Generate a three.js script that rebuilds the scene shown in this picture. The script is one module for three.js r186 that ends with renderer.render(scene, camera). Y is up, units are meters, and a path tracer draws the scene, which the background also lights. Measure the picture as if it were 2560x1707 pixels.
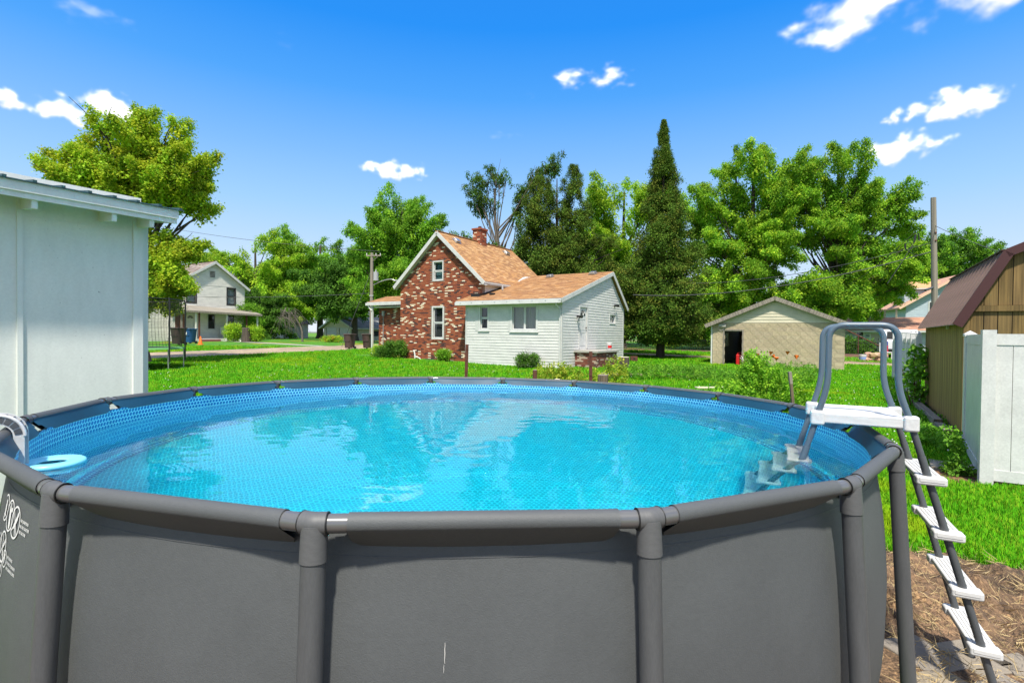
import * as THREE from 'three';
import { mergeGeometries } from 'three/addons/utils/BufferGeometryUtils.js';
import { RoundedBoxGeometry } from 'three/addons/geometries/RoundedBoxGeometry.js';
import { ImprovedNoise } from 'three/addons/math/ImprovedNoise.js';

// ---------------------------------------------------------------- camera, sky, sun, exposure
const scene = new THREE.Scene();
const camera = new THREE.PerspectiveCamera(66.38, 1024 / 682, 0.05, 900);
camera.rotation.order = 'YXZ';
camera.position.set(0, 1.88, 0);
camera.rotation.set(-0.0144, 0, 0.0105);
scene.add(camera);

const renderer = new THREE.WebGLRenderer({ antialias: true });
renderer.setSize(1024, 682);
renderer.toneMapping = THREE.LinearToneMapping;
renderer.toneMappingExposure = 1.40;
renderer.shadowMap.enabled = true;
renderer.shadowMap.type = THREE.PCFSoftShadowMap;

const SUN = new THREE.Vector3(-0.03, 0.860, 0.510).normalize();
const sun = new THREE.DirectionalLight(new THREE.Color().setRGB(1.0, 0.935, 0.82), 5.0);
sun.position.copy(SUN).multiplyScalar(90).add(new THREE.Vector3(0, 0, -18));
sun.target.position.set(0, 0, -18);
sun.castShadow = true;
sun.shadow.radius = 6;
sun.shadow.mapSize.set(4096, 4096);
Object.assign(sun.shadow.camera, { left: -60, right: 60, top: 60, bottom: -60, near: 1, far: 220 });
scene.add(sun, sun.target);

const PN = new ImprovedNoise();
const fbm3 = (x, y, z, o = 5) => { let s = 0, a = 0.5; for (let i = 0; i < o; i++) { s += a * PN.noise(x, y, z); x = x * 2.03 + 7.1; y = y * 2.03 + 3.7; z = z * 2.03 + 1.3; a *= 0.5; } return s; };
const sstep = (a, b, t) => { t = Math.min(1, Math.max(0, (t - a) / (b - a))); return t * t * (3 - 2 * t); };
function rngOf(seed) { let s = seed >>> 0; return () => { s = (s + 0x6D2B79F5) >>> 0; let t = s; t = Math.imul(t ^ (t >>> 15), t | 1); t ^= t + Math.imul(t ^ (t >>> 7), t | 61); return ((t ^ (t >>> 14)) >>> 0) / 4294967296; }; }

{ // the sky: clear summer air paling to the horizon, small fair-weather clouds, unseen ones added for fill light
  const W = 3072, H = 1536, data = new Float32Array(W * H * 4);
  const stops = [[0, .84, .91, 1.0], [4, .72, .85, 1.01], [8, .56, .76, 1.02], [13, .37, .65, 1.02], [18, .23, .52, 1.01], [24, .085, .385, .97], [30, .025, .29, .93], [38, .025, .25, .86], [55, .035, .225, .77], [90, .04, .21, .71]];
  // azimuth (degrees right of the view), elevation, half width, half height, strength, wispiness
  const clouds = [[40, 28.2, 12.5, 4.4, 1.2, .15], [31.5, 26.6, 4.5, 2.2, 1.0, .5], [8.1, 25.6, 4.6, 1.4, 1.0, .6], [39.9, 18.8, 3.5, 1.5, 1.2, .1], [36.1, 18.8, 1.5, .8, 1.1, .1], [36.6, 16.1, 3.3, 1.5, 1.2, .1], [-13.0, 16.7, 3.8, 1.3, 1.1, .15], [-37.6, 18.3, 2.6, 1.6, 1.2, .1], [-40.6, 17.4, 2.3, 1.4, 1.2, .1], [-44.4, 17.4, 1.6, 1.0, 1.1, .1],
    [-39.2, 24.9, 3.1, 1.2, .5, .8], [-23.7, 27.1, 1.6, 1.3, .28, .9], [-1.4, 20.6, 2.1, .5, .3, .8], [1.6, 24.3, .9, .45, .3, .8], [31.1, 16.8, .8, .55, .5, .6]];
  const r = rngOf(77);  // unseen clouds beside, behind and overhead, added for neutral fill light
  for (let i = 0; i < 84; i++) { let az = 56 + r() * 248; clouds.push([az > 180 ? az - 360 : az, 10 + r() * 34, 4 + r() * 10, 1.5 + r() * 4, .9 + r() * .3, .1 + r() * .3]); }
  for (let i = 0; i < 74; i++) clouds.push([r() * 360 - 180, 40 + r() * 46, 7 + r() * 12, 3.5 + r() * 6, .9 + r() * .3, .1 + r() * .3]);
  const skyAt = (el) => { let k = 1; while (k < stops.length - 1 && stops[k][0] < el) k++; const a = stops[k - 1], b = stops[k], t = (el - a[0]) / (b[0] - a[0]); return [1, 2, 3].map((i) => a[i] + (b[i] - a[i]) * t); };
  for (let y = 0; y < H; y++) {
    const el = 90 * (2 * (y + .5) / H - 1);                     // row 0 at the bottom
    const base = el > 0 ? skyAt(el) : [.30, .34, .30];
    for (let x = 0; x < W; x++) { const i = (y * W + x) * 4; data[i] = base[0] * .735; data[i + 1] = base[1] * .735; data[i + 2] = base[2] * .735; data[i + 3] = 1; }
  }
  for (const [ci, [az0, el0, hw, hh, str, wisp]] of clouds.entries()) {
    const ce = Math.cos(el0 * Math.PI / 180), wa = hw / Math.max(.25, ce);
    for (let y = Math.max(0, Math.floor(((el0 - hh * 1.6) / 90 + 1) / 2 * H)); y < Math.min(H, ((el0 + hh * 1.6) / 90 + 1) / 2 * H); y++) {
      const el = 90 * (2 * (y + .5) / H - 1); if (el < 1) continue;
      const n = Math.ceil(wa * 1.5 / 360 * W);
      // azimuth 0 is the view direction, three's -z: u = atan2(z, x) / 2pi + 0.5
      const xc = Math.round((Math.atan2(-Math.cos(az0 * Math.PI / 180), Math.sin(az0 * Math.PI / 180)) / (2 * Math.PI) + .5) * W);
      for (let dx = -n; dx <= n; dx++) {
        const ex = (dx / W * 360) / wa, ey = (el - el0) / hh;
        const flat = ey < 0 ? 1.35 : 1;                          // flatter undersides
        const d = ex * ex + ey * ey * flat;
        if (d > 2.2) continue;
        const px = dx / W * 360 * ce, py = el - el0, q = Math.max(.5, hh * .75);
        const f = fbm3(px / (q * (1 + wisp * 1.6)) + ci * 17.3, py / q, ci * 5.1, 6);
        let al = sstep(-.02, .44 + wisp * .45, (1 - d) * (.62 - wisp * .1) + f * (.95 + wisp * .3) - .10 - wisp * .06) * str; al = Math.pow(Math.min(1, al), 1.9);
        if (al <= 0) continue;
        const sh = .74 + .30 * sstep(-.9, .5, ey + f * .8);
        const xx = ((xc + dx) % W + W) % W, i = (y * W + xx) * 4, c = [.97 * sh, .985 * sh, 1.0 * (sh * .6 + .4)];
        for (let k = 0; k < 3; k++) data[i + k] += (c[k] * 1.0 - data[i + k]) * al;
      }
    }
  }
  const t = new THREE.DataTexture(data, W, H, THREE.RGBAFormat, THREE.FloatType);
  t.mapping = THREE.EquirectangularReflectionMapping; t.magFilter = THREE.LinearFilter; t.minFilter = THREE.LinearFilter; t.needsUpdate = true;
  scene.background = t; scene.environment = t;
}

// ---------------------------------------------------------------- helpers
// The lots here lie at an angle to the view: a runs away to the right, b away to the left (metres from the camera's foot).
const AL = 0.569168, SA = Math.sin(AL), CA = Math.cos(AL);
const ab = (a, b) => [a * SA - b * CA, -(a * CA + b * SA)];        // -> x, z
const toAB = (x, z) => [x * SA - z * CA, -x * CA - z * SA];
const ramp = (t, w) => t < -w ? 0 : t > w ? t : (t + w) * (t + w) / (4 * w);
const groundY = (x, z) => .0207 * (ramp(-z - 6, 3) - ramp(-z - 52, 12)) + .02 * PN.noise(x * .11 + 3, 0, z * .11) * sstep(8, 16, -z);
const V = (x, y, z) => new THREE.Vector3(x, y, z);
const used = {};
function numbered(n) { used[n] = (used[n] ?? -1) + 1; return used[n] ? `${n}_${String(used[n]).padStart(3, '0')}` : n; }
function shade(m) { m.castShadow = true; m.receiveShadow = true; return m; }
function tag(o, label, category, group, kind) { if (label) o.userData.label = label; if (category) o.userData.category = category; if (group) o.userData.group = group; if (kind) o.userData.kind = kind; return o; }
function thing(name, label, category, [x, y, z] = [0, 0, 0], ry = 0, group) { const o = new THREE.Group(); o.name = numbered(name); o.position.set(x, y, z); o.rotation.y = ry; scene.add(o); return tag(o, label, category, group); }
function lot(name, label, category, a, b, y, group) { const [x, z] = ab(a, b); return thing(name, label, category, [x, y, z], -AL, group); }
function part(parent, name, geo, mat, kind) { const m = shade(new THREE.Mesh(Array.isArray(geo) ? merge(geo) : geo, mat)); m.name = name; parent.add(m); if (kind) m.userData.kind = kind; return m; }
function sub(parent, name) { const g = new THREE.Group(); g.name = name; parent.add(g); return g; }
function structure(name, geo, mat, label, category) { const m = part(scene, numbered(name), geo, mat, 'structure'); return tag(m, label, category); }
function merge(list) { return mergeGeometries(list.map((g) => { const n = g.index ? g.toNonIndexed() : g; for (const k of Object.keys(n.attributes)) if (!['position', 'normal', 'uv'].includes(k)) n.deleteAttribute(k); if (!n.attributes.uv) n.setAttribute('uv', new THREE.BufferAttribute(new Float32Array(n.attributes.position.count * 2), 2)); return n; })); }
function muv(g, s = 1) { // uv in metres from position, by the way each face points
  g = g.index ? g.toNonIndexed() : g; const p = g.attributes.position, uv = new Float32Array(p.count * 2), A = V(), B = V(), C = V();
  for (let i = 0; i < p.count; i += 3) {
    A.fromBufferAttribute(p, i); B.fromBufferAttribute(p, i + 1); C.fromBufferAttribute(p, i + 2);
    const n = B.clone().sub(A).cross(C.clone().sub(A)); const ax = Math.abs(n.x), ay = Math.abs(n.y), az = Math.abs(n.z);
    [A, B, C].forEach((q, k) => { const u = ay >= ax && ay >= az ? [q.x, q.z] : ax >= az ? [q.z, q.y] : [q.x, q.y]; uv[(i + k) * 2] = u[0] * s; uv[(i + k) * 2 + 1] = u[1] * s; });
  }
  g.setAttribute('uv', new THREE.BufferAttribute(uv, 2)); return g;
}
function box(w, h, d, x = 0, y = 0, z = 0) { const g = new THREE.BoxGeometry(w, h, d); g.translate(x, y, z); return muv(g); }
function span(x0, x1, y0, y1, z0, z1) { return box(x1 - x0, y1 - y0, z1 - z0, (x0 + x1) / 2, (y0 + y1) / 2, (z0 + z1) / 2); }
function rbox(w, h, d, r, x = 0, y = 0, z = 0, seg = 2) { const g = new RoundedBoxGeometry(w, h, d, seg, r); g.translate(x, y, z); return g; }
function cyl(r0, r1, h, seg, x = 0, y = 0, z = 0) { const g = new THREE.CylinderGeometry(r1, r0, h, seg); g.translate(x, y + h / 2, z); return g; }
function bar(p, q, r, seg = 8, r2 = r) { const d = q.clone().sub(p), g = new THREE.CylinderGeometry(r2, r, d.length(), seg); g.translate(0, d.length() / 2, 0); g.applyQuaternion(new THREE.Quaternion().setFromUnitVectors(V(0, 1, 0), d.normalize())); g.translate(p.x, p.y, p.z); return g; }
function beam(p, q, w, h, up = V(0, 1, 0)) { const d = q.clone().sub(p), L = d.length(); d.normalize(); const s = d.clone().cross(up).normalize(), u = s.clone().cross(d); const g = box(L, h, w, L / 2, 0, 0); g.applyMatrix4(new THREE.Matrix4().makeBasis(d, u, s)); g.translate(p.x, p.y, p.z); return g; }
function pipe(pts, r, seg = 10, n = 40, closed = false, tension = .5) { return new THREE.TubeGeometry(new THREE.CatmullRomCurve3(pts, closed, 'catmullrom', tension), n, r, seg, closed); }
function bentPipe(pts, r, bend = .12, seg = 12) { // straight runs joined by round bends
  const cp = new THREE.CurvePath(); let prev = pts[0];
  for (let i = 1; i < pts.length - 1; i++) { const a = pts[i - 1].clone().sub(pts[i]), b = pts[i + 1].clone().sub(pts[i]), k = Math.min(bend, a.length() * .48, b.length() * .48); const p = pts[i].clone().addScaledVector(a.normalize(), k), q = pts[i].clone().addScaledVector(b.normalize(), k); cp.add(new THREE.LineCurve3(prev, p)); cp.add(new THREE.QuadraticBezierCurve3(p, pts[i].clone(), q)); prev = q; }
  cp.add(new THREE.LineCurve3(prev, pts[pts.length - 1])); return new THREE.TubeGeometry(cp, 24 * pts.length, r, seg, false);
}
function prism(pts, d, holes = []) { const s = new THREE.Shape(pts.map(([x, y]) => new THREE.Vector2(x, y))); for (const h of holes) s.holes.push(new THREE.Path(h.map(([x, y]) => new THREE.Vector2(x, y)))); const g = new THREE.ExtrudeGeometry(s, { depth: d, bevelEnabled: false }); g.translate(0, 0, -d); return muv(g); }   // front face at z = 0
function quadStrip(rows, closed = false) { // grid of points -> smooth surface
  const n = rows.length, m = rows[0].length, pos = [], idx = [], uv = [];
  rows.forEach((r, i) => r.forEach((p, j) => { pos.push(p.x, p.y, p.z); uv.push(p.u ?? j / (m - 1), p.v ?? i / (n - 1)); }));
  for (let i = 0; i < n - 1; i++) for (let j = 0; j < m - 1; j++) { const a = i * m + j; idx.push(a, a + 1, a + m, a + 1, a + m + 1, a + m); }
  const g = new THREE.BufferGeometry(); g.setAttribute('position', new THREE.Float32BufferAttribute(pos, 3)); g.setAttribute('uv', new THREE.Float32BufferAttribute(uv, 2)); g.setIndex(idx); g.computeVertexNormals(); return g;
}
// wall frames: s runs along the wall, d points out of it
const FRONT = (x, y, z) => new THREE.Matrix4().makeTranslation(x, y, z);                                                    // s -> +X, d -> +Z
const SIDE = (x, y, z) => new THREE.Matrix4().makeTranslation(x, y, z).multiply(new THREE.Matrix4().makeRotationY(Math.PI / 2)); // s -> -Z, d -> +X
const LEFT = (x, y, z) => new THREE.Matrix4().makeTranslation(x, y, z).multiply(new THREE.Matrix4().makeRotationY(-Math.PI / 2)); // s -> +Z, d -> -X
const put = (g, m) => g.applyMatrix4(m);
// 300 pieces as parts of their own, what is left joined into one
function pieces(parent, name, list, mats, colourOf, rest) {        // list: {geo, k (material), big}
  const sorted = [...list].sort((p, q) => (q.big ?? 0) - (p.big ?? 0));
  const own = sorted.slice(0, 300), more = sorted.slice(300);
  own.forEach((p, i) => { const m = shade(new THREE.Mesh(p.geo, mats[p.k])); m.name = name; if (p.m4) m.applyMatrix4(p.m4); parent.add(m); });
  if (more.length) {
    const gs = more.map((p) => { let g = p.geo.clone(); if (p.m4) g.applyMatrix4(p.m4); g = g.index ? g.toNonIndexed() : g; if (!g.attributes.uv) g.setAttribute('uv', new THREE.BufferAttribute(new Float32Array(g.attributes.position.count * 2), 2)); const c = mats[p.k].color, n = g.attributes.position.count, col = new Float32Array(n * 3); for (let i = 0; i < n; i++) { col[i * 3] = c.r; col[i * 3 + 1] = c.g; col[i * 3 + 2] = c.b; } g.setAttribute('color', new THREE.BufferAttribute(col, 3)); return g; });
    const mm = rest ?? new THREE.MeshStandardMaterial({ roughness: mats[0].roughness, vertexColors: true });
    part(parent, name + '_field', mergeGeometries(gs), mm, 'stuff');
  }
}

// ---------------------------------------------------------------- textures and materials
function pnoise(seed) { // value noise that tiles
  const r = rngOf(seed), T = new Float32Array(65536); for (let i = 0; i < 65536; i++) T[i] = r();
  const v = (x, y, px, py) => T[(((x % px) + px) % px) * 251 % 256 * 256 + ((((y % py) + py) % py) * 197 + seed * 13) % 256];
  return (x, y, px, py) => { const xi = Math.floor(x), yi = Math.floor(y); let fx = x - xi, fy = y - yi; fx = fx * fx * (3 - 2 * fx); fy = fy * fy * (3 - 2 * fy); const a = v(xi, yi, px, py), b = v(xi + 1, yi, px, py), c = v(xi, yi + 1, px, py), d = v(xi + 1, yi + 1, px, py); return a + (b - a) * fx + (c - a) * fy + (a - b - c + d) * fx * fy; };
}
function fb(n, u, v, p, o, q = p) { let s = 0, a = .5, t = 0; for (let i = 0; i < o; i++) { s += a * n(u * p, v * q, p, q); t += a; a *= .55; p *= 2; q *= 2; } return s / t; }
function tex(w, h, fn, srgb, repeat) { const d = new Uint8Array(w * h * 4); for (let y = 0; y < h; y++) for (let x = 0; x < w; x++) { const c = fn(x / w, y / h, x, y), i = (y * w + x) * 4; for (let k = 0; k < 3; k++) d[i + k] = Math.max(0, Math.min(255, (Array.isArray(c) ? c[k] : c) * 255)); d[i + 3] = 255; } const t = new THREE.DataTexture(d, w, h, THREE.RGBAFormat); t.wrapS = t.wrapT = THREE.RepeatWrapping; t.magFilter = THREE.LinearFilter; t.minFilter = THREE.LinearMipmapLinearFilter; t.generateMipmaps = true; if (srgb) t.colorSpace = THREE.SRGBColorSpace; if (repeat) t.repeat.set(...repeat); t.needsUpdate = true; return t; }
const n1 = pnoise(11), n2 = pnoise(23), n3 = pnoise(37), n4 = pnoise(53);
const again = (t, x, y) => { const c = t.clone(); c.repeat.set(x, y); c.needsUpdate = true; return c; };
const grainT = tex(512, 512, (u, v) => .82 + .10 * fb(n1, u, v, 64, 3) + .10 * fb(n2, u, v, 6, 4), true);
const bumpT = tex(512, 512, (u, v) => fb(n3, u, v, 48, 4), false);
const paintT = tex(1024, 1024, (u, v) => { const sp = n4(u * 110, v * 110, 110, 110) > .985 && n1(u * 17, v * 17, 17, 17) > .45 ? .42 : 1, st = .955 + .05 * fb(n1, u, v, 26, 3, 5), g = .965 + .04 * fb(n2, u, v, 120, 2); const w = st * g * sp; return [w * .99, w, w * .995]; }, true);
const woodT = tex(512, 512, (u, v) => { const g = fb(n1, u, v, 40, 3, 2), k = fb(n2, u, v, 6, 3, 3), w = .62 + .42 * g - .14 * k; return [w, w * .985, w * .96]; }, true);
const vinylT = tex(512, 512, (u, v) => { const s = n4(u * 64, v * 64, 64, 64) > .996 ? .35 : 0, w = .88 + .05 * fb(n1, u, v, 90, 2) + .09 * fb(n3, u, v, 5, 4) + s; return [w, w, w * .985]; }, true);
const grassT = tex(1024, 1024, (u, v) => { const a = fb(n1, u, v, 5, 5), b = fb(n2, u, v, 40, 3), c = fb(n3, u, v, 110, 2), y = sstep(.52, .72, fb(n4, u, v, 4, 4)); let g = .62 + .40 * b + .30 * (c - .5); return [(.27 + .20 * a + .26 * y) * g, (.62 + .10 * a) * g, (.07 + .05 * a) * g]; }, true);
const dirtT = tex(1024, 1024, (u, v) => { const a = fb(n1, u, v, 6, 5), b = fb(n2, u, v, 60, 3), s = n3(u * 220, v * 60, 220, 60) > .8 ? .18 : 0; const w = .62 + .5 * (a - .5) + .5 * (b - .5); return [w * .80 + s, w * .65 + s * .85, w * .51 + s * .55]; }, true);
const roadT = tex(512, 512, (u, v) => { const a = fb(n1, u, v, 5, 4), b = fb(n2, u, v, 80, 2), w = .72 + .28 * (a - .5) + .3 * (b - .5); return [w, w * .93, w * .83]; }, true);
// printed liner: a net of pale hexagon lines on blue
function hexTex(fill, line, wd) { const nx = 8, ny = 4; return tex(1024, 1024, (u, v) => {
  const x = u * nx, y = v * ny * Math.sqrt(3); let best = 9;
  const jy = Math.round(y / (Math.sqrt(3) / 2));
  for (let j = jy - 1; j <= jy + 1; j++) { const cy = j * Math.sqrt(3) / 2, off = (j & 1) ? .5 : 0, cx = Math.round(x - off) + off; for (const k of [-1, 0, 1]) { const dx = Math.abs(x - cx - k), dy = Math.abs(y - cy); best = Math.min(best, Math.max(dx, dx * .5 + dy * .866)); } }
  const t = sstep(.5 - wd * 1.5, .5 - wd * .6, best), m = .94 + .1 * fb(n2, u, v, 6, 3); return fill.map((f, k) => (f + (line[k] - f) * t) * m); }, true); }
const HEX = .034, hexS = 1 / (8 * HEX), hexV = 1 / (4 * Math.sqrt(3) * HEX);
const hexFloorT = hexTex([.0, .69, .765], [.25, .88, .93], .12), hexWallT = hexTex([.0, .48, .75], [.70, .94, .98], .12);

const mat = (rgb, o = {}) => new THREE.MeshStandardMaterial({ color: new THREE.Color().setRGB(...rgb), roughness: .75, ...o });
const phys = (rgb, o = {}) => new THREE.MeshPhysicalMaterial({ color: new THREE.Color().setRGB(...rgb), roughness: .6, ...o });
const M = {
  grass: mat([.72, .78, .55], { map: again(grassT, .125, .125), bumpMap: bumpT, bumpScale: .03, roughness: .95 }),
  dirt: mat([.62, .60, .56], { map: again(dirtT, .55, .55), bumpMap: again(bumpT, 1.5, 1.5), bumpScale: .02, roughness: .97 }),
  road: mat([.62, .56, .48], { map: again(roadT, .2, .2), roughness: .95 }),
  linerOut: mat([.082, .088, .094], { map: vinylT, bumpMap: again(bumpT, 6, 6), bumpScale: .0006, roughness: .62 }),
  steel: mat([.090, .094, .098], { map: again(grainT, 2, 2), roughness: .46, bumpMap: again(bumpT, 5, 5), bumpScale: .0004 }),
  tee: mat([.104, .106, .108], { map: again(grainT, 3, 3), roughness: .55 }),
  shinySteel: mat([.15, .15, .15], { roughness: .22, metalness: .35 }),
  black: mat([.012, .012, .012], { roughness: .5 }),
  sleeveBlue: mat([.004, .062, .115], { roughness: .55, map: grainT }),
  hexWall: mat([1, 1, 1], { map: hexWallT, roughness: .35 }),
  hexFloor: mat([1, 1, 1], { map: hexFloorT, roughness: .5 }),
  white: mat([.70, .70, .68], { roughness: .5, map: grainT }),
  whitePlastic: mat([.70, .70, .69], { roughness: .42, map: grainT }),
  trim: mat([.64, .64, .62], { roughness: .55, map: grainT }),
  siding: mat([.70, .69, .66], { roughness: .5, map: grainT }),
  oldSiding: mat([.76, .74, .68], { roughness: .8, map: grainT }),
  creamSiding: mat([.66, .60, .44], { roughness: .7, map: grainT }),
  aqua: phys([.22, .66, .80], { roughness: .35 }),
  slate: mat([.105, .15, .19], { roughness: .36, map: grainT }),
  slateLow: mat([.085, .092, .10], { roughness: .42, map: grainT }),
  glass: phys([.92, .95, .95], { transmission: 1, thickness: 0, ior: 1.5, roughness: .03 }),
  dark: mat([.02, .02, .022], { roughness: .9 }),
  screen: mat([.035, .037, .04], { roughness: .9 }),
  curtain: mat([.30, .285, .26], { roughness: .95 }),
  blueCurtain: mat([.08, .16, .17], { roughness: .95 }),
  mortar: mat([.20, .155, .125], { roughness: .95 }),
  concrete: mat([.42, .40, .36], { map: again(grainT, .7, .7), bumpMap: bumpT, bumpScale: .003, roughness: .92 }),
  greyWood: mat([.40, .36, .31], { map: woodT, bumpMap: woodT, bumpScale: .004, roughness: .9 }),
  oldWood: mat([.22, .17, .12], { map: woodT, bumpMap: woodT, bumpScale: .006, roughness: .95 }),
  rust: mat([.13, .045, .028], { roughness: .9, map: grainT }),
  bark: mat([.13, .105, .085], { map: again(woodT, 1, .5), bumpMap: again(woodT, 1, .5), bumpScale: .02, roughness: .97 }),
  paleBark: mat([.26, .23, .20], { map: again(woodT, 1, .5), bumpMap: again(woodT, 1, .5), bumpScale: .015, roughness: .97 }),
  metalRoof: mat([.27, .185, .165], { roughness: .34, metalness: .12, map: grainT }),
  metalTrim: mat([.075, .028, .026], { roughness: .38, metalness: .2 }),
  greenRoof: mat([.035, .085, .10], { roughness: .45 }),
  red: mat([.55, .012, .012], { roughness: .45 }),
  brownBin: mat([.075, .045, .04], { roughness: .55 }),
  blueBin: mat([.012, .07, .20], { roughness: .5 }),
  orange: mat([.85, .17, .02], { roughness: .6 }),
  wire: mat([.06, .06, .06], { roughness: .7 }),
  grey: mat([.35, .36, .37], { roughness: .6 }),
  chrome: mat([.5, .5, .5], { roughness: .3, metalness: .8 }),
};

// ---------------------------------------------------------------- ground, street, alley, bare earth
{
  const xs = [], zs = []; for (let i = -60; i <= 60; i++) xs.push(Math.sign(i) * Math.pow(Math.abs(i) / 60, 1.9) * 300); for (let i = 0; i <= 90; i++) zs.push(14 - Math.pow(i / 90, 2.0) * 420);
  const g = quadStrip(zs.map((z) => xs.map((x) => ({ x, y: groundY(x, z), z, u: x, v: z }))));
  g.index.array.reverse(); g.computeVertexNormals(); structure('ground', g, M.grass, 'mown green lawn spreading between the buildings', 'lawn');
  const ribbon = (name, m, pts, lift, label, cat) => { // pts: rows of [x, z]
    const rows = pts.map((r) => r.map(([x, z]) => ({ x, y: groundY(x, z) + lift, z, u: x, v: z }))); const gg = quadStrip(rows); const n = gg.attributes.normal; if (n.getY(0) < 0) { gg.index.array.reverse(); gg.computeVertexNormals(); } structure(name, gg, m, label, cat); };
  const rows = (a0, a1, n, f) => Array.from({ length: n + 1 }, (_, i) => f(a0 + (a1 - a0) * i / n));
  const wob = (t, k) => .35 * PN.noise(t * .35, k, 2.2);
  ribbon('street', M.road, rows(-20, 95, 120, (a) => rows(0, 1, 8, (t) => ab(a, 29.6 + wob(a, 1) * (1 - t) + wob(a, 5) * t + t * 5.6))), .012, 'pale worn street running behind the brick house', 'street');
  ribbon('alley', M.road, rows(-45, 29.4, 90, (b) => rows(0, 1, 6, (t) => ab(33.0 + wob(b, 9) * (1 - t) + wob(b, 12) * t + t * 2.2, b))), .010, 'pale gravel alley crossing behind the block garage', 'alley');
  ribbon('driveway', M.road, rows(-14, 0.4, 20, (b) => rows(0, 1, 6, (t) => ab(35.3 + t * 9, b))), .014, 'pale concrete yard in front of the low blue-grey house', 'driveway');
  ribbon('footpath', M.concrete, rows(35.3, 50.5, 20, (b) => rows(0, 1, 2, (t) => ab(26.6 + (b - 35.3) * .03 + t * .9, b))), .014, 'narrow concrete path leading to the white house porch', 'path');
}
// turned earth beside the pool, ladder end
const dirtEdge = (x, z) => { // > 0 inside the bare patch
  const f = -z, w = .16 * PN.noise(x * 2.1, 1.7, f * 2.1) + .07 * PN.noise(x * 6, 4.7, f * 6);
  const far = 4.62 - Math.max(0, (x - 3.75)) * 1.05 + w;
  return Math.min(far - f, x - 1.9 + w, 7.2 - x, f + 3, Math.hypot(x + .324, z + 4.133) - 2.60);
};
{
  const r = rngOf(5), nx = 150, nz = 150, rowsv = [];
  for (let j = 0; j <= nz; j++) { const row = []; for (let i = 0; i <= nx; i++) {
    const x = 1.9 + 5.3 * Math.pow(i / nx, 1.15), z = 2.6 - 7.6 * j / nz, e = dirtEdge(x, z);
    const clod = Math.pow(Math.max(0, fbm3(x * 3.6, 2, z * 3.6, 4) + .18), 1.3) * .30 + fbm3(x * 14, 6, z * 14, 3) * .035;
    const pad = sstep(3.15, 2.95, x + .1 * PN.noise(x * 5, 1, z * 5)) * sstep(3.45, 3.25, -z + .1 * PN.noise(x * 4, 7, z * 4));
    const y = groundY(x, z) - .006 * pad + (e > 0 ? .012 + Math.min(1, e / .35) * (.015 + (1 - pad) * clod * (.5 + .5 * sstep(2.5, 3.6, x + .3 * -z - .4))) : -.03);
    row.push({ x, y, z, u: x, v: z }); } rowsv.push(row); }
  const g = quadStrip(rowsv); g.index.array.reverse(); g.computeVertexNormals();
  { // unseen bare earth added in front of the pool, turning the bounce light brown
    const fr = []; for (let j = 0; j <= 50; j++) { const row = []; for (let i = 0; i <= 70; i++) { const x = -6.5 + 8.6 * i / 70, z = 6.5 - 8.6 * j / 50, e = Math.min(Math.hypot(x + .324, z + 4.133) - 2.60, x + 6.2, 6.2 - z, z + 2.0 + .3 * PN.noise(x, 2, z)); row.push({ x, y: groundY(x, z) + (e > 0 ? .016 + .02 * Math.max(0, fbm3(x * 3, 1, z * 3, 3)) : -.03), z, u: x, v: z }); } fr.push(row); }
    const gf = quadStrip(fr); if (gf.attributes.normal.getY(900) < 0) { gf.index.array.reverse(); gf.computeVertexNormals(); } structure('bare_earth', gf, M.dirt, 'unseen bare brown earth added in front of the pool for brown bounce light', 'bare earth'); }
  structure('bare_earth', g, M.dirt, 'clumpy bare brown earth with dry grass beside the pool ladder', 'bare earth');
}

const bareSpot = (x, z) => .62 - Math.hypot((x - 6.15) * .8, (z + 7.0) * 1.15) + .22 * PN.noise(x * 2.6, 2, z * 2.6) + .1 * PN.noise(x * 8, 3, z * 8);
{ const rows = []; for (let j = 0; j <= 60; j++) { const row = []; for (let i = 0; i <= 60; i++) { const x = 4.7 + 2.9 * i / 60, z = -8.2 + 2.4 * j / 60, e = bareSpot(x, z); row.push({ x, y: groundY(x, z) + (e > 0 ? .006 + .02 * Math.max(0, fbm3(x * 7, 1, z * 7, 3)) : -.02), z, u: x, v: z }); } rows.push(row); } const g = quadStrip(rows); if (g.attributes.normal.getY(800) < 0) { g.index.array.reverse(); g.computeVertexNormals(); } structure('bare_earth', g, mat([.62, .50, .40], { map: again(dirtT, .55, .55), bumpMap: bumpT, bumpScale: .01, roughness: .97 }), 'small worn patch of reddish earth by the fence corner', 'bare earth'); }

// ---------------------------------------------------------------- the pool
const WATER_OPACITY = 0.84;
const PC = { x: -.324, z: -4.133 }, RIM = 1.318, PR = 2.72, NJ = 18, TH0 = 205.53 * Math.PI / 180, DTH = 2 * Math.PI / NJ;
const PCH = PR * Math.cos(DTH / 2), LIN = 2.628;                    // distance of the rails from the middle; liner radius
const WATER = 1.17;
const tiltY = (x, z) => -.0086 * x + .013 * z;                       // the frame stands a little out of level, as in the photograph
function tilt(g) { const p = g.attributes.position; for (let i = 0; i < p.count; i++) { const y = p.getY(i); p.setY(i, y + tiltY(p.getX(i), p.getZ(i)) * Math.max(0, y) / RIM); } p.needsUpdate = true; return g; }
const linR = (y) => { const t = Math.min(1, Math.max(0, y / 1.24)); return LIN + .062 * Math.pow(Math.sin(Math.PI * t), .85) - (y < .12 ? .10 * Math.pow(1 - y / .12, 2.2) : 0); };
const jointAt = (k, r = PR) => { const t = TH0 - k * DTH; return V(r * Math.cos(t), RIM, -r * Math.sin(t)); };
const pool = thing('frame_pool', 'large round above-ground frame pool with charcoal sides full of blue water', 'pool', [PC.x, 0, PC.z]);
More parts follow.
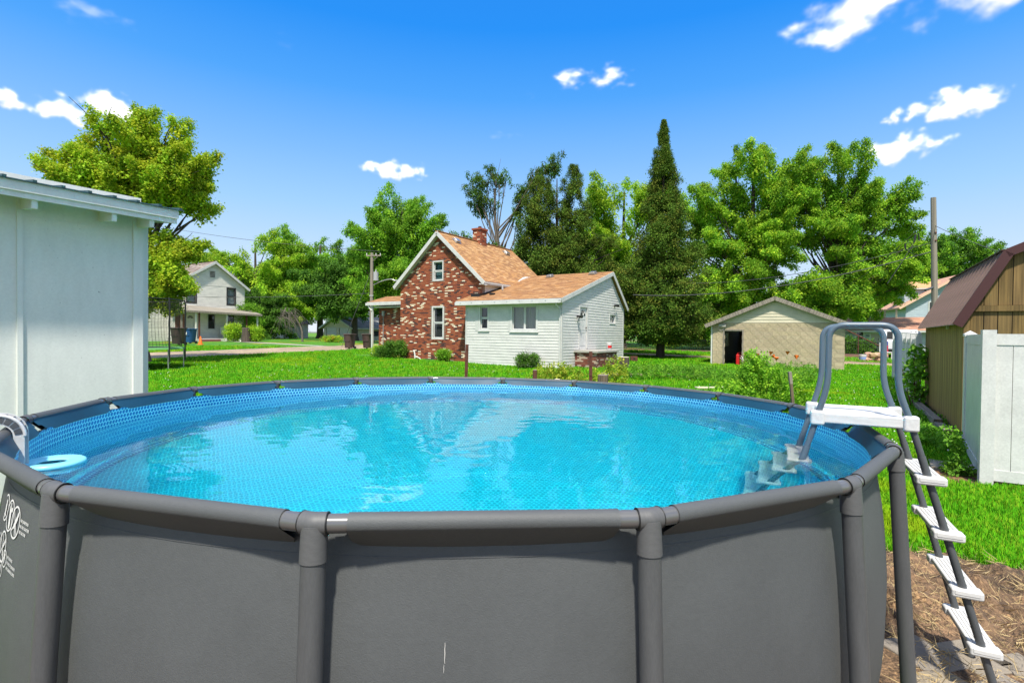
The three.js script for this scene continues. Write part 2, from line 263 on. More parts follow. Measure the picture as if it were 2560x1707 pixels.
{
  const NA = NJ * 20;
  const angle = (j) => TH0 - j / NA * 2 * Math.PI;
  const near = (j) => { const q = (j / NA * NJ) % 1, d = Math.min(q, 1 - q) * DTH * PR; return d; };           // metres from the next joint
  const topOf = (j) => RIM - .066 + .020 * (1 - sstep(.08, .125, near(j))) - .006 * (1 - sstep(0, .06, near(j)));
  const wall = (dr, flip, y0 = 0, steps = 16) => { const rows = []; for (let i = 0; i <= steps; i++) { const row = []; for (let j = 0; j <= NA; j++) { const t = angle(j), y = y0 + (topOf(j) - y0) * i / steps, r = linR(y) + dr + (.0035 * PN.noise(t * 9, y * 2.2, 4.1) + .0022 * PN.noise(t * 30, y * 5, 9.1)) * sstep(1.24, 1.0, y) + .0016 * PN.noise(t * 70, y * 1.5, 2.7) * sstep(.9, 1.2, y); row.push({ x: r * Math.cos(t), y, z: -r * Math.sin(t), u: j / NA * 2 * Math.PI * LIN, v: y }); } rows.push(flip ? row.reverse() : row); } const g = quadStrip(rows); return tilt(g); };
  part(pool, 'outer_liner', wall(.008, false), M.linerOut);
  { // inner wall, its top band dry, and the floor: the same printed net
    const g = wall(-.008, true); const uv = g.attributes.uv; for (let i = 0; i < uv.count; i++) uv.setXY(i, uv.getX(i) * hexS, uv.getY(i) * hexV);
    part(pool, 'inner_liner', g, M.hexWall);
    const rows = []; for (let i = 0; i <= 26; i++) { const row = []; for (let j = 0; j <= 120; j++) { const t = j / 120 * 2 * Math.PI, r = i / 26 * (LIN - .09), x = r * Math.cos(t), z = r * Math.sin(t); row.push({ x, y: .035 + .02 * PN.noise(x * .9, 3, z * .9) + .006 * PN.noise(x * 3, 5, z * 3), z, u: x * hexS, v: z * hexV }); } rows.push(row); }
    const f = quadStrip(rows); if (f.attributes.normal.getY(300) < 0) { f.index.array.reverse(); f.computeVertexNormals(); }
    part(pool, 'pool_floor', f, M.hexFloor);
  }
  { // water: one solid body that fills the liner
    const pts = [[0, .012], [LIN - .10, .012]]; for (let i = 0; i <= 10; i++) { const y = .03 + (WATER - .03) * i / 10; pts.push([linR(y), y]); }
    const side = new THREE.LatheGeometry(pts.map(([r, y]) => new THREE.Vector2(r, y)), 126);
    const rows = []; for (let i = 0; i <= 90; i++) { const row = []; for (let j = 0; j <= 252; j++) { const t = j / 252 * 2 * Math.PI, r = i / 90 * linR(WATER), x = r * Math.sin(t), z = r * Math.cos(t); row.push({ x, y: WATER + (i < 90 ? .0012 * PN.noise(x * 2.2, 1, z * 3.1) + .0009 * PN.noise(x * 7, 8, z * 9) + .0004 * PN.noise(x * 15, 3, z * 19) : 0), z, u: x, v: z }); } rows.push(row); }
    const top = quadStrip(rows); if (top.attributes.normal.getY(400) < 0) { top.index.array.reverse(); top.computeVertexNormals(); }
    const water = phys([1, 1, 1], { transmission: 1, thickness: 1.1, ior: 1.333, roughness: 0, attenuationColor: new THREE.Color().setRGB(.30, .92, .97), attenuationDistance: 2.6, transparent: true, opacity: WATER_OPACITY });
    const w = part(pool, 'water', merge([side, top]), water); tag(w, 'clear still blue water mirroring trees and sky');
  }
  // rails, fabric sleeves, tees, legs
  const prof = []; // offset out of the rail, height
  for (let k = 0; k < NJ; k++) {
    const A = jointAt(k), B = jointAt(k + 1), dir = B.clone().sub(A), L = dir.length(); dir.normalize();
    const mid = A.clone().add(B).multiplyScalar(.5), out = V(mid.x, 0, mid.z).normalize();
    const at = (s, o, y) => A.clone().addScaledVector(dir, s).addScaledVector(out, o).add(V(0, y, 0));
    part(pool, 'rail', tilt(bar(at(.02, 0, 0), at(L - .02, 0, 0), .026, 20)), M.shinySteel);
    // sleeves: the charcoal fabric over the rail, the plain blue strip inside
    const ol = (s) => Math.sqrt(LIN * LIN - (s - L / 2) ** 2) - PCH;
    const drop = (s) => { const d = Math.min(s, L - s); return -.064 - .024 * sstep(.090, .118, d); };
    const N = 26, s0 = .092, outer = [], inner = [];
    for (let i = 0; i <= N; i++) {
      const s = s0 + (L - 2 * s0) * (.5 - .5 * Math.cos(Math.PI * i / N)), yb = drop(s), o = ol(s) + .008, R = .0290, ro = [], ri = [];
      for (let q = 0; q <= 12; q++) { const t = (166 - 196 * q / 12) * Math.PI / 180; ro.push([R * Math.cos(t), R * Math.sin(t)]); }        // from the top inside, over, to the outside
      const e = ro[ro.length - 1], f = Math.min(1, (e[1] - yb) / (e[1] + .088)); for (let q = 1; q <= 6; q++) { const g = q / 6 * f; ro.push([e[0] + (o - e[0]) * g, e[1] + (-.088 - e[1]) * g]); }
      void 0;
      const sI = .034 + (L - .068) * (.5 - .5 * Math.cos(Math.PI * i / N)), yi = -.030 - .038 * sstep(.062, .086, Math.min(sI, L - sI)); for (let q = 0; q <= 3; q++) { const t = (166 + 20 * q / 3) * Math.PI / 180; ri.push([R * Math.cos(t), R * Math.sin(t)]); } const e2 = ri[ri.length - 1]; for (let q = 1; q <= 6; q++) { const g = q / 6 * Math.min(1, (e2[1] - yi) / (e2[1] + .068)); ri.push([e2[0] + (ol(sI) - .008 - e2[0]) * g, e2[1] + (-.068 - e2[1]) * g]); }
      outer.push(ro.map(([x, y], j) => Object.assign(at(s, x, y), { u: s, v: j * .015 }))); inner.push(ri.map(([x, y], j) => Object.assign(at(sI, x, y), { u: sI, v: j * .015 })));
    }
    const go = quadStrip(outer), gi = quadStrip(inner.map((r) => [...r].reverse())); part(pool, 'rail_sleeve', tilt(go), M.linerOut); tag(part(pool, 'inner_sleeve', tilt(gi), M.sleeveBlue), 'plain dark blue liner strip under the rail');
    // tee at A: a bent sleeve with a socket for the leg, a black gasket on each mouth
    const P = jointAt(k - 1), d0 = A.clone().sub(P).normalize(), o0 = V(A.x, 0, A.z).normalize();
    const tee = part(pool, 'tee_joint', [tilt(pipe([A.clone().addScaledVector(d0, -.036), A.clone().addScaledVector(d0, -.018), A.clone(), A.clone().addScaledVector(dir, .018), A.clone().addScaledVector(dir, .036)], .0310, 24, 16)), tilt(bar(V(A.x, RIM - .003, A.z), V(A.x, RIM - .098, A.z).addScaledVector(o0, .006), .0350, 24, .0375))], M.tee);
    for (const [d, c] of [[d0, -.036], [dir, .036]]) { const t = new THREE.TorusGeometry(.0304, .0020, 8, 28); t.applyQuaternion(new THREE.Quaternion().setFromUnitVectors(V(0, 0, 1), d)); const q = A.clone().addScaledVector(d, c); t.translate(q.x, q.y, q.z); part(tee, 'gasket', tilt(t), M.black); }
    const foot = V(A.x, -.04, A.z).addScaledVector(o0, .085);
    const leg = part(pool, 'leg', tilt(bar(V(A.x, RIM - .09, A.z).addScaledVector(o0, .006), foot, .0335, 24)), M.steel);
    part(leg, 'foot_plate', tilt(cyl(.075, .06, .03, 16, foot.x, -.02, foot.z)), M.black);
  }
  // faint horizontal weld of the outer liner
  { const rows = [[], []]; for (let j = 0; j <= NA; j++) { const t = angle(j); for (const [i, y] of [[0, RIM - .112], [1, RIM - .115]]) { const r = linR(y) + .0105; rows[i].push({ x: r * Math.cos(t), y, z: -r * Math.sin(t) }); } } part(pool, 'liner_seam', tilt(quadStrip([rows[1], rows[0]])), M.steel); }
  { // pale scrape on the front panel
    const sc = []; for (const [t0, y0, y1, w] of [[-1.517, .985, .93, .0008], [-1.5178, .928, .905, .0005]]) { const rows = []; for (let i = 0; i <= 6; i++) { const y = y0 + (y1 - y0) * i / 6, t = t0 + .00018 * Math.sin(i * 2.3), r = linR(y) + .0125, k = w * (.4 + Math.sin(Math.PI * (i + .5) / 7)) / r; rows.push([{ x: r * Math.cos(t - k), y, z: -r * Math.sin(t - k) }, { x: r * Math.cos(t + k), y, z: -r * Math.sin(t + k) }]); } sc.push(quadStrip(rows)); }
    part(pool, 'scuff_mark', tilt(merge(sc)), mat([.45, .44, .42], { roughness: .9, side: THREE.DoubleSide }), 'stuff'); }
  // printed warning signs on the panel at the left
  const cv = document.createElement('canvas'); cv.width = 1024; cv.height = 1024; const c = cv.getContext('2d'); c.fillStyle = '#000'; c.fillRect(0, 0, 1024, 1024);
  c.strokeStyle = c.fillStyle = '#fff';
  const ring = (x, y, r, w) => { c.lineWidth = w; c.beginPath(); c.arc(x, y, r, 0, 7); c.stroke(); };
  const limb = (x0, y0, x1, y1, w) => { c.lineWidth = w; c.lineCap = 'round'; c.beginPath(); c.moveTo(x0, y0); c.lineTo(x1, y1); c.stroke(); };
  const head = (x, y, r) => { c.beginPath(); c.arc(x, y, r, 0, 7); c.fill(); };
  const scaled = (x, y, k, f) => { c.save(); c.translate(x, y); c.scale(k, k); f(); c.restore(); };
  const slash = () => limb(-83, -83, 83, 83, 12);
  scaled(322, 215, 1.19, () => { ring(0, 0, 118, 15); head(42, -52, 20); limb(-4, -30, 18, 72, 56); limb(-14, -48, -44, -88, 14); limb(2, -56, -12, -92, 12); limb(-28, -30, -58, -58, 12); });
  scaled(560, 230, 1.19, () => { ring(0, 0, 118, 15); head(48, -64, 18); limb(36, -38, -14, 30, 40); limb(24, -30, 64, -98, 12); limb(-14, 26, -70, 70, 15); limb(0, 30, 36, 90, 15); slash(); });
  scaled(223, 530, 1.19, () => { ring(0, 0, 118, 15); limb(-30, -88, 18, 60, 15); limb(20, 0, 84, -58, 13); limb(20, 30, 70, 90, 15); limb(-83, 83, 83, -83, 12); });
  scaled(376, 605, 1.15, () => { ring(0, 0, 66, 11); head(5, -30, 14); limb(2, -10, -8, 28, 26); limb(-15, 0, -30, -25, 8); });
  scaled(244, 735, 1.15, () => { ring(0, 0, 66, 11); head(5, -25, 13); limb(2, -5, -5, 30, 24); });
  scaled(70, 190, 1.1, () => { ring(0, 0, 110, 15); head(0, -50, 22); limb(0, -20, 0, 60, 50); limb(-30, 60, 30, 60, 18); });
  scaled(20, 560, 1.0, () => { ring(0, 0, 110, 15); head(0, -50, 20); limb(0, -20, 20, 50, 40); });
  c.font = 'bold 36px sans-serif'; ['NO JUMPING', 'NE PAS SAUTER', 'NO SALTAR'].forEach((t, i) => c.fillText(t, 722, 190 + i * 50, 290));
  c.font = 'bold 36px sans-serif'; ['NO DIVING', 'NE PAS PLONGER', 'NO ZAMBULLIRSE'].forEach((t, i) => c.fillText(t, 476, 575 + i * 50, 330));
  const ct = new THREE.CanvasTexture(cv); ct.flipY = true;
  const a0 = TH0 - 15.22 * DTH - .0, rowsp = []; // panel between the two legs at the left, seen from outside
  const sgnW = .40, sgnH = .40, thR = TH0 - 16 * DTH - .1316, thL = thR - sgnW / LIN;
  for (let i = 0; i <= 12; i++) { const row = []; for (let j = 0; j <= 16; j++) { const t = thR + (thL - thR) * (1 - j / 16), y = 1.197 - sgnH * (1 - i / 12), r = linR(y) + .0105; row.push({ x: r * Math.cos(t), y, z: -r * Math.sin(t), u: j / 16, v: i / 12 }); } rowsp.push(row); }
  const gp = quadStrip(rowsp); tag(part(pool, 'warning_print', tilt(gp), mat([.62, .62, .60], { alphaMap: ct, transparent: true, roughness: .7 })), 'white printed warning signs with crossed-out figures');
}

// ---------------------------------------------------------------- pool ladder
{
  const phi = -26.5 * Math.PI / 180, er = V(Math.cos(phi), 0, -Math.sin(phi)), et = V(-Math.sin(phi), 0, -Math.cos(phi)), etN = et.clone().negate(); // out of the pool; away from the camera
  const mid = V(2.05, 0, -3.08).addScaledVector(et, .025);
  const lad = thing('pool_ladder', 'slate and white A-frame ladder straddling the pool rim', 'ladder', [mid.x, 0, mid.z]);
  const at = (r, y, t) => er.clone().multiplyScalar(r).addScaledVector(et, t).add(V(0, y, 0));
  const PH = 1.435, wd = .212, po = .215, ro = .615;
  const foot = at(0, 0, 0); void foot;
  for (const s of [-1, 1]) {
    // hand rail: flares below, upright above, round shoulders
    part(lad, 'hand_rail', bentPipe([at(-po - .010, PH - .03, s * wd), at(-po + .045, PH + .165, s * wd), at(-po + .048, PH + .515, s * wd), at(po - .058, PH + .515, s * wd), at(po - .055, PH + .165, s * wd), at(po + .010, PH - .03, s * wd)], .0168, .085, 16), M.slate);
    const dn = (side, h) => po + (ro - po) * (1 - h / PH);
    for (const side of [-1, 1]) {
      const bot = side > 0 ? -.02 : .10;
      const leg = part(lad, 'leg', [bar(at(side * dn(side, PH - .02), PH - .02, s * wd), at(side * dn(side, PH - .22), PH - .22, s * wd), .0165, 16), bar(at(side * dn(side, PH - .19), PH - .19, s * wd), at(side * dn(side, bot), bot, s * wd), .0188, 16)], side > 0 ? M.slateLow : M.slate);
      part(leg, 'foot_cap', bar(at(side * dn(side, bot + .05), bot + .05, s * wd), at(side * dn(side, bot - .01), bot - .01, s * wd), .023, 14), side > 0 ? M.black : M.slate);
    }
  }
  const turn = new THREE.Matrix4().makeBasis(er, V(0, 1, 0), etN);
  const place = (g, r, y) => { g.applyMatrix4(turn); const p = at(r, y, 0); g.translate(p.x, p.y, p.z); return g; };
  const tread = (r, y, w, d, side) => { // a moulded step: dished top, skirt all round, ribs
    const ribs = []; for (let i = 0; i < 5; i++) ribs.push(box(.006, .004, w - .12, -d / 2 + .022 + i * (d - .044) / 4, .0165, 0));
    const g = [rbox(d, .030, w + .02, .008), rbox(d + .02, .045, .075, .012, 0, -.006, w / 2 - .03), rbox(d + .02, .045, .075, .012, 0, -.006, -w / 2 + .03), ...ribs];
    return place(merge(g), r, y); };
  part(lad, 'platform', [place(merge([rbox(po * 2 - .02, .045, wd * 2 - .02, .012, 0, -.012, 0), box(po * 2 - .1, .004, .006, 0, .0125, .05), ...[-1, 1].flatMap((s) => [rbox(po * 2 + .02, .062, .024, .01, 0, -.016, s * (wd + .006))]), ...[-1, 1].flatMap((s) => [-1, 1].map((q) => rbox(.072, .085, .062, .014, q * (po + .004), -.018, s * wd)))]), 0, PH)], M.whitePlastic);
  for (const y of [1.13, .85, .565, .28]) { const r = po + (ro - po) * (1 - y / PH); for (const side of [1, -1]) { const s = part(lad, 'step', tread(side * (r + .008), y, wd * 2 + .07, .115, side), M.whitePlastic); s.userData.label = side > 0 ? 'white step on the outer side of the ladder' : 'white step on the inner side, in the water'; } }
}

// ---------------------------------------------------------------- skimmer and floating ring
{
  const k = TH0 + .175, p = V(PC.x + PR * .995 * Math.cos(k), RIM + tiltY(PR * Math.cos(k), -PR * Math.sin(k)), PC.z - PR * .995 * Math.sin(k));
  const sk = thing('wall_skimmer', 'white slotted skimmer bracket hooked over the pool rail', 'skimmer', [p.x, p.y, p.z], k + Math.PI);   // local +x points into the pool
  const arc = []; for (let i = 0; i <= 12; i++) { const t = Math.PI * i / 12; arc.push([.105 * Math.cos(t), .105 * Math.sin(t) - .005]); } const arcIn = arc.map(([x, y]) => [x * .60, (y + .005) * .60 - .005]).reverse();
  const side = (z) => { const g = prism([[.105, -.22], ...arc, [-.105, -.06], [-.063, -.06], ...arcIn, [.063, -.22]], .014); g.translate(0, 0, z); return g; };
  part(sk, 'bracket', [side(.062), side(-.048)], M.whitePlastic);
  for (let i = 0; i < 9; i++) { const t = Math.PI * (i + .5) / 10 - .1; const g = box(.036, .004, .11, .084, 0, 0); g.rotateZ(t); g.translate(0, -.005, 0); part(sk, 'slot_bar', g, M.slateLow); }
  for (const z of [.0635, -.0625]) for (let i = 0; i < 8; i++) { const g = new THREE.ExtrudeGeometry((() => { const a0 = .12 + i * .365, a1 = a0 + .30, s = new THREE.Shape(); s.absarc(0, 0, .098, a0, a1, false); s.absarc(0, 0, .070, a1, a0, true); return s; })(), { depth: .003, bevelEnabled: false, curveSegments: 4 }); g.translate(0, -.005, z - .0015); part(sk, 'slot', g, M.slateLow); }
  part(sk, 'rim_band', (() => { const g = new THREE.TorusGeometry(.107, .008, 8, 24, Math.PI); g.translate(0, -.005, .062); return g; })(), M.whitePlastic);
  part(sk, 'down_tube', [bar(V(.085, -.20, 0), V(.085, -.42, 0), .03, 14)], M.whitePlastic);
  const ring = thing('skimmer_basket', 'pale aqua floating skimmer ring in the water near the left wall', 'skimmer basket', [-2.40, WATER, -2.72]);
  { const prof = [[.062, .012], [.075, .022], [.128, .026], [.140, .018], [.142, .004], [.132, -.004], [.118, .004], [.080, .006]].map(([r, y]) => new THREE.Vector2(r, y)); part(ring, 'float_ring', new THREE.LatheGeometry([...prof, prof[0]], 40), M.aqua); part(ring, 'basket', new THREE.LatheGeometry([[.118, .0], [.112, -.05], [.095, -.12], [.06, -.16]].map(([r, y]) => new THREE.Vector2(r, y)), 32), M.aqua); part(ring, 'ring', (() => { const g = new THREE.TorusGeometry(.118, .008, 8, 36); g.rotateX(Math.PI / 2); g.translate(0, -.045, 0); return g; })(), M.whitePlastic); }
}

// ---------------------------------------------------------------- building kit
// one lap board: its lower edge proud of the wall
function boardGeo(a0, b0, a1, b1, y0, y1, d0 = .022, d1 = .006) { // lower edge a0..b0, upper edge a1..b1
  const p = [a0, y0, d0, b0, y0, d0, b1, y1, d1, a1, y1, d1, a0, y0, 0, b0, y0, 0, b1, y1, 0, a1, y1, 0], f = [0, 1, 2, 0, 2, 3, 4, 1, 0, 4, 5, 1, 0, 3, 7, 0, 7, 4, 1, 5, 6, 1, 6, 2];
  const pos = [], uv = []; for (const i of f) { pos.push(p[i * 3], p[i * 3 + 1], p[i * 3 + 2]); uv.push(p[i * 3] * .5, p[i * 3 + 1] + p[i * 3 + 2]); }
  const g = new THREE.BufferGeometry(); g.setAttribute('position', new THREE.Float32BufferAttribute(pos, 3)); g.setAttribute('uv', new THREE.Float32BufferAttribute(uv, 2)); g.computeVertexNormals(); return g;
}
function boards(m4, o) { // o: s0 s1 y0 y1 exp holes lo(y) hi(y) -> list of geometries
  const out = []; const { y0, y1, exp, holes = [] } = o, lo = o.lo ?? (() => o.s0), hi = o.hi ?? (() => o.s1);
  for (let y = y0; y < y1 - .01; y += exp) {
    const t = Math.min(y1, y + exp * 1.02); let runs = [[Math.max(lo(y), o.s0), Math.min(hi(y), o.s1), Math.max(lo(t), o.s0), Math.min(hi(t), o.s1)]];
    for (const [h0, h1, g0, g1] of holes) if (t > g0 && y < g1) runs = runs.flatMap(([a, b, c, d]) => [[a, Math.min(b, h0), c, Math.min(d, h0)], [Math.max(a, h1), b, Math.max(c, h1), d]]);
    for (const [a, b, c, d] of runs) if (b - a > .02) out.push(put(boardGeo(a, b, Math.min(c, d), Math.max(c, d), y, t), m4));
  }
  return out;
}
const rect = (s0, s1, y0, y1) => [[s0, y0], [s1, y0], [s1, y1], [s0, y1]];
function frameGeo(s0, s1, y0, y1, t, d0, d1) { return [span(s0, s1, y1 - t, y1, d0, d1), span(s0, s1, y0, y0 + t, d0, d1), span(s0, s0 + t, y0 + t, y1 - t, d0, d1), span(s1 - t, s1, y0 + t, y1 - t, d0, d1)]; }
function windowPart(parent, m4, s0, s1, y0, y1, o = {}) { // an opening is cut in the wall already
  const w = sub(parent, 'window'), t = o.t ?? .05, fm = o.mat ?? M.white, tr = o.trim ?? .07;
  part(w, 'frame', put(merge([...frameGeo(s0 - tr, s1 + tr, y0 - tr, y1 + tr, tr + .012, -.02, .035), ...(o.sill ? [span(s0 - tr - .03, s1 + tr + .03, y0 - tr - .04, y0 - tr + .005, -.02, .07)] : [])]), m4), o.trimMat ?? fm);
  const d = -.045, panes = o.kind === 'slider' ? [[s0, (s0 + s1) / 2, y0, y1], [(s0 + s1) / 2, s1, y0, y1]] : [[s0, s1, (y0 + y1) / 2, y1], [s0, s1, y0, (y0 + y1) / 2]];
  panes.forEach(([a, b, c, e], i) => { part(w, 'sash', put(merge(frameGeo(a, b, c, e, t, d - .03 - i * .012, d - i * .012)), m4), fm); part(w, 'pane', put(span(a + t * .6, b - t * .6, c + t * .6, e - t * .6, d - .022 - i * .012, d - .016 - i * .012), m4), M.glass); });
  if (o.curtain) { const N = 40, rows = [[], []]; for (let i = 0; i <= N; i++) { const x = s0 - .05 + (s1 - s0 + .1) * i / N, z = d - .16 + .022 * Math.sin(i * 1.9) + .012 * Math.sin(i * 4.3); rows[0].push({ x, y: y0 - .05, z }); rows[1].push({ x, y: y1 + .05, z }); } part(w, 'curtain', put(quadStrip(rows), m4), o.curtain); }
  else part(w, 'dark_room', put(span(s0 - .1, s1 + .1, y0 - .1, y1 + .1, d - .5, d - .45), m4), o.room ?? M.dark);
  return w;
}
// shingles on one roof plane: p0 eave start, along the eave, up the slope
function shinglePieces(p0, eu, ev, lu, lv, o) { // o: tab, exp, inside(u, v), r
  let n = eu.clone().cross(ev).normalize(); if (n.y < 0) { p0 = p0.clone().addScaledVector(eu, lu); eu = eu.clone().negate(); n.negate(); } const list = [];
  const basis = new THREE.Matrix4().makeBasis(eu, ev, n);
  for (let j = 0; j * o.exp < lv - .02; j++) { let u = (j % 2 ? -.5 : 0) * o.tab - o.r() * .08; while (u < lu) { const w = o.tab * (.82 + .36 * o.r()), c = u + w / 2, a = Math.max(0, u), b = Math.min(lu, u + w);
    if (b - a > .03 && (!o.inside || o.inside(c, (j + .5) * o.exp))) { const m = new THREE.Matrix4().copy(basis).setPosition(p0.clone().addScaledVector(eu, (a + b) / 2).addScaledVector(ev, j * o.exp)); m.multiply(new THREE.Matrix4().makeScale((b - a) * .985, 1, .8 + .5 * o.r())); list.push({ geo: o.geo, m4: m, k: Math.floor(o.r() * o.nm), big: o.r() }); }
    u += w; } }
  return list;
}
function tabGeo(exp) { const e = exp * 1.12, p = [-.5, 0, .014, .5, 0, .014, .5, e, .003, -.5, e, .003, -.5, 0, .0, .5, 0, .0, .5, e, 0, -.5, e, 0], f = [0, 1, 2, 0, 2, 3, 4, 1, 0, 4, 5, 1, 0, 3, 7, 0, 7, 4, 1, 5, 6, 1, 6, 2], pos = []; for (const i of f) pos.push(p[i * 3], p[i * 3 + 1], p[i * 3 + 2]); const g = new THREE.BufferGeometry(); g.setAttribute('position', new THREE.Float32BufferAttribute(pos, 3)); g.setAttribute('uv', new THREE.Float32BufferAttribute(pos.flatMap((v, i) => i % 3 === 2 ? [] : [v]), 2)); g.computeVertexNormals(); return g; }
const tan = [[.37, .20, .085], [.42, .235, .10], [.31, .16, .065], [.46, .275, .13], [.35, .18, .08], [.40, .21, .08], [.28, .145, .065]].map((c) => mat(c, { roughness: .95 }));
const pinkTan = [[.42, .22, .14], [.48, .27, .18], [.36, .18, .12], [.45, .25, .15]].map((c) => mat(c, { roughness: .95 }));
const greyTab = [[.24, .24, .24], [.29, .29, .28], [.20, .20, .20], [.27, .26, .25]].map((c) => mat(c, { roughness: .95 }));
const roofing = new THREE.MeshStandardMaterial({ roughness: .95, vertexColors: true });
const tab14 = tabGeo(.14);
function slab(p, q, r, s, t) { // roof deck: four corners, thickness down
  const g = new THREE.BufferGeometry(), lo = [p, q, r, s].map((v) => v.clone().add(V(0, -t, 0))), all = [p, q, r, s, ...lo], f = [0, 1, 2, 0, 2, 3, 4, 6, 5, 4, 7, 6, 0, 4, 5, 0, 5, 1, 1, 5, 6, 1, 6, 2, 2, 6, 7, 2, 7, 3, 3, 7, 4, 3, 4, 0], pos = []; for (const i of f) pos.push(all[i].x, all[i].y, all[i].z);
  g.setAttribute('position', new THREE.Float32BufferAttribute(pos, 3)); g.computeVertexNormals(); return muv(g);
}
function doorPart(parent, m4, s0, s1, y0, y1, o = {}) { const d = sub(parent, 'door'); part(d, 'leaf', put(merge([span(s0, s1, y0, y1, -.07, -.025), ...[[.12, .48], [.56, .62]].flatMap(() => []), ...frameGeo(s0 + .12, s1 - .12, y0 + .15, y0 + (y1 - y0) * .40, .025, -.025, -.015), ...frameGeo(s0 + .12, s1 - .12, y0 + (y1 - y0) * .45, y0 + (y1 - y0) * .72, .025, -.025, -.015)]), m4), o.mat ?? M.white);
  part(d, 'door_frame', put(merge([span(s0 - .1, s0, y0, y1 + .1, -.1, .04), span(s1, s1 + .1, y0, y1 + .1, -.1, .04), span(s0, s1, y1, y1 + .1, -.1, .04)]), m4), M.trim);
  if (o.fan) { const c = (s0 + s1) / 2, r = (s1 - s0) * .34, y = y0 + (y1 - y0) * .80; const sh = new THREE.Shape(); sh.absarc(0, 0, r, 0, Math.PI); const g = new THREE.ExtrudeGeometry(sh, { depth: .006, bevelEnabled: false }); g.translate(c, y, -.022); part(d, 'fan_light', put(g, m4), M.screen); const bars = []; for (let i = 1; i < 4; i++) { const t = Math.PI * i / 4; bars.push(bar(V(c, y, -.012), V(c + r * Math.cos(t), y + r * Math.sin(t), -.012), .012, 6)); } part(d, 'fan_bars', put(merge(bars), m4), M.white); }
  part(d, 'handle', put(merge([new THREE.SphereGeometry(.035, 10, 8).translate(s1 - .08, y0 + 1.0, .02), bar(V(s1 - .08, y0 + 1.0, -.03), V(s1 - .08, y0 + 1.0, .02), .015, 8)]), m4), M.black); return d; }

// ---------------------------------------------------------------- garage at the left
{
  const A1 = 3.05, B1 = 7.57, A0 = -4.2, gar = lot('painted_garage', 'pale painted garage wall with battens at the left edge', 'garage', A1, B1, 0);
  const L = A1 - A0;                                                    // local: x to the right of the corner, z towards the camera along the wall
  // the long wall faces +x here, running along z from 0 to L
  const m4 = SIDE(0, 0, L);
  part(gar, 'wall', put(prism(rect(0, L, -.1, 3.55), .14), m4), mat([.78, .775, .75], { map: again(paintT, .5, .5), bumpMap: again(bumpT, 6, 6), bumpScale: .0007, roughness: .8 }));
  const pm = mat([.76, .76, .745], { map: again(paintT, .8, .8), roughness: .8 });
  part(gar, 'seam_strip', put(span(0, L - .1, 3.108, 3.116, 0, .004), m4), pm);
  for (const s of [L - 1.16, L - 2.38, L - 3.6, L - 4.82]) part(gar, 'batten', put(span(s - .024, s + .024, -.05, 3.3, 0, .022), m4), pm);
  part(gar, 'corner_board', put(span(L - .095, L + .012, -.05, 3.3, 0, .028), m4), pm);
  part(gar, 'wall', span(-6, -.142, -.1, 3.3, -.14, -.002), pm);
  const pitch = .13, eave = 3.235, ov = .40;
  for (const s of [L - .03, L - .42, L - 1.13, L - 1.84, L - 2.55, L - 3.26, L - 3.97]) { const x0 = -.25, x1 = ov - .03, yb = (x) => eave + .02 + (ov - x) * pitch; part(gar, 'rafter_tail', beam(V(x0, yb(x0) - .075, L - s), V(x1, yb(x1) - .045, L - s), .05, .14), pm); }
  const z0 = -.24, z1 = L;
  part(gar, 'fascia_board', span(ov - .025, ov, eave - .005, eave + .135, z0, z1), pm);
  part(gar, 'fascia_trim', span(ov, ov + .022, eave + .055, eave + .16, z0 - .012, z1), pm);
  const ridge = 3.0, yAt = (x) => eave + .165 + (ov - x) * pitch;
  part(gar, 'soffit', slab(V(ov - .03, yAt(ov) - .045, z1), V(ov - .03, yAt(ov) - .045, z0 + .02), V(-ridge, yAt(-ridge) - .045, z0 + .02), V(-ridge, yAt(-ridge) - .045, z1), .02), pm);
  part(gar, 'barge_board', beam(V(ov - .02, yAt(ov) - .10, z0 + .012), V(-ridge, yAt(-ridge) - .10, z0 + .012), .024, .13), pm);
  const roof = part(gar, 'metal_roof', slab(V(ov + .05, yAt(ov + .05) + .012, z1), V(ov + .05, yAt(ov + .05) + .012, z0 - .06), V(-ridge, yAt(-ridge) + .012, z0 - .06), V(-ridge, yAt(-ridge) + .012, z1), .012), M.greenRoof);
  for (let z = z0 - .02; z < z1; z += .235) part(roof, 'rib', beam(V(ov + .055, yAt(ov + .055) + .022, z), V(-ridge, yAt(-ridge) + .022, z), .035, .022), M.greenRoof);
}

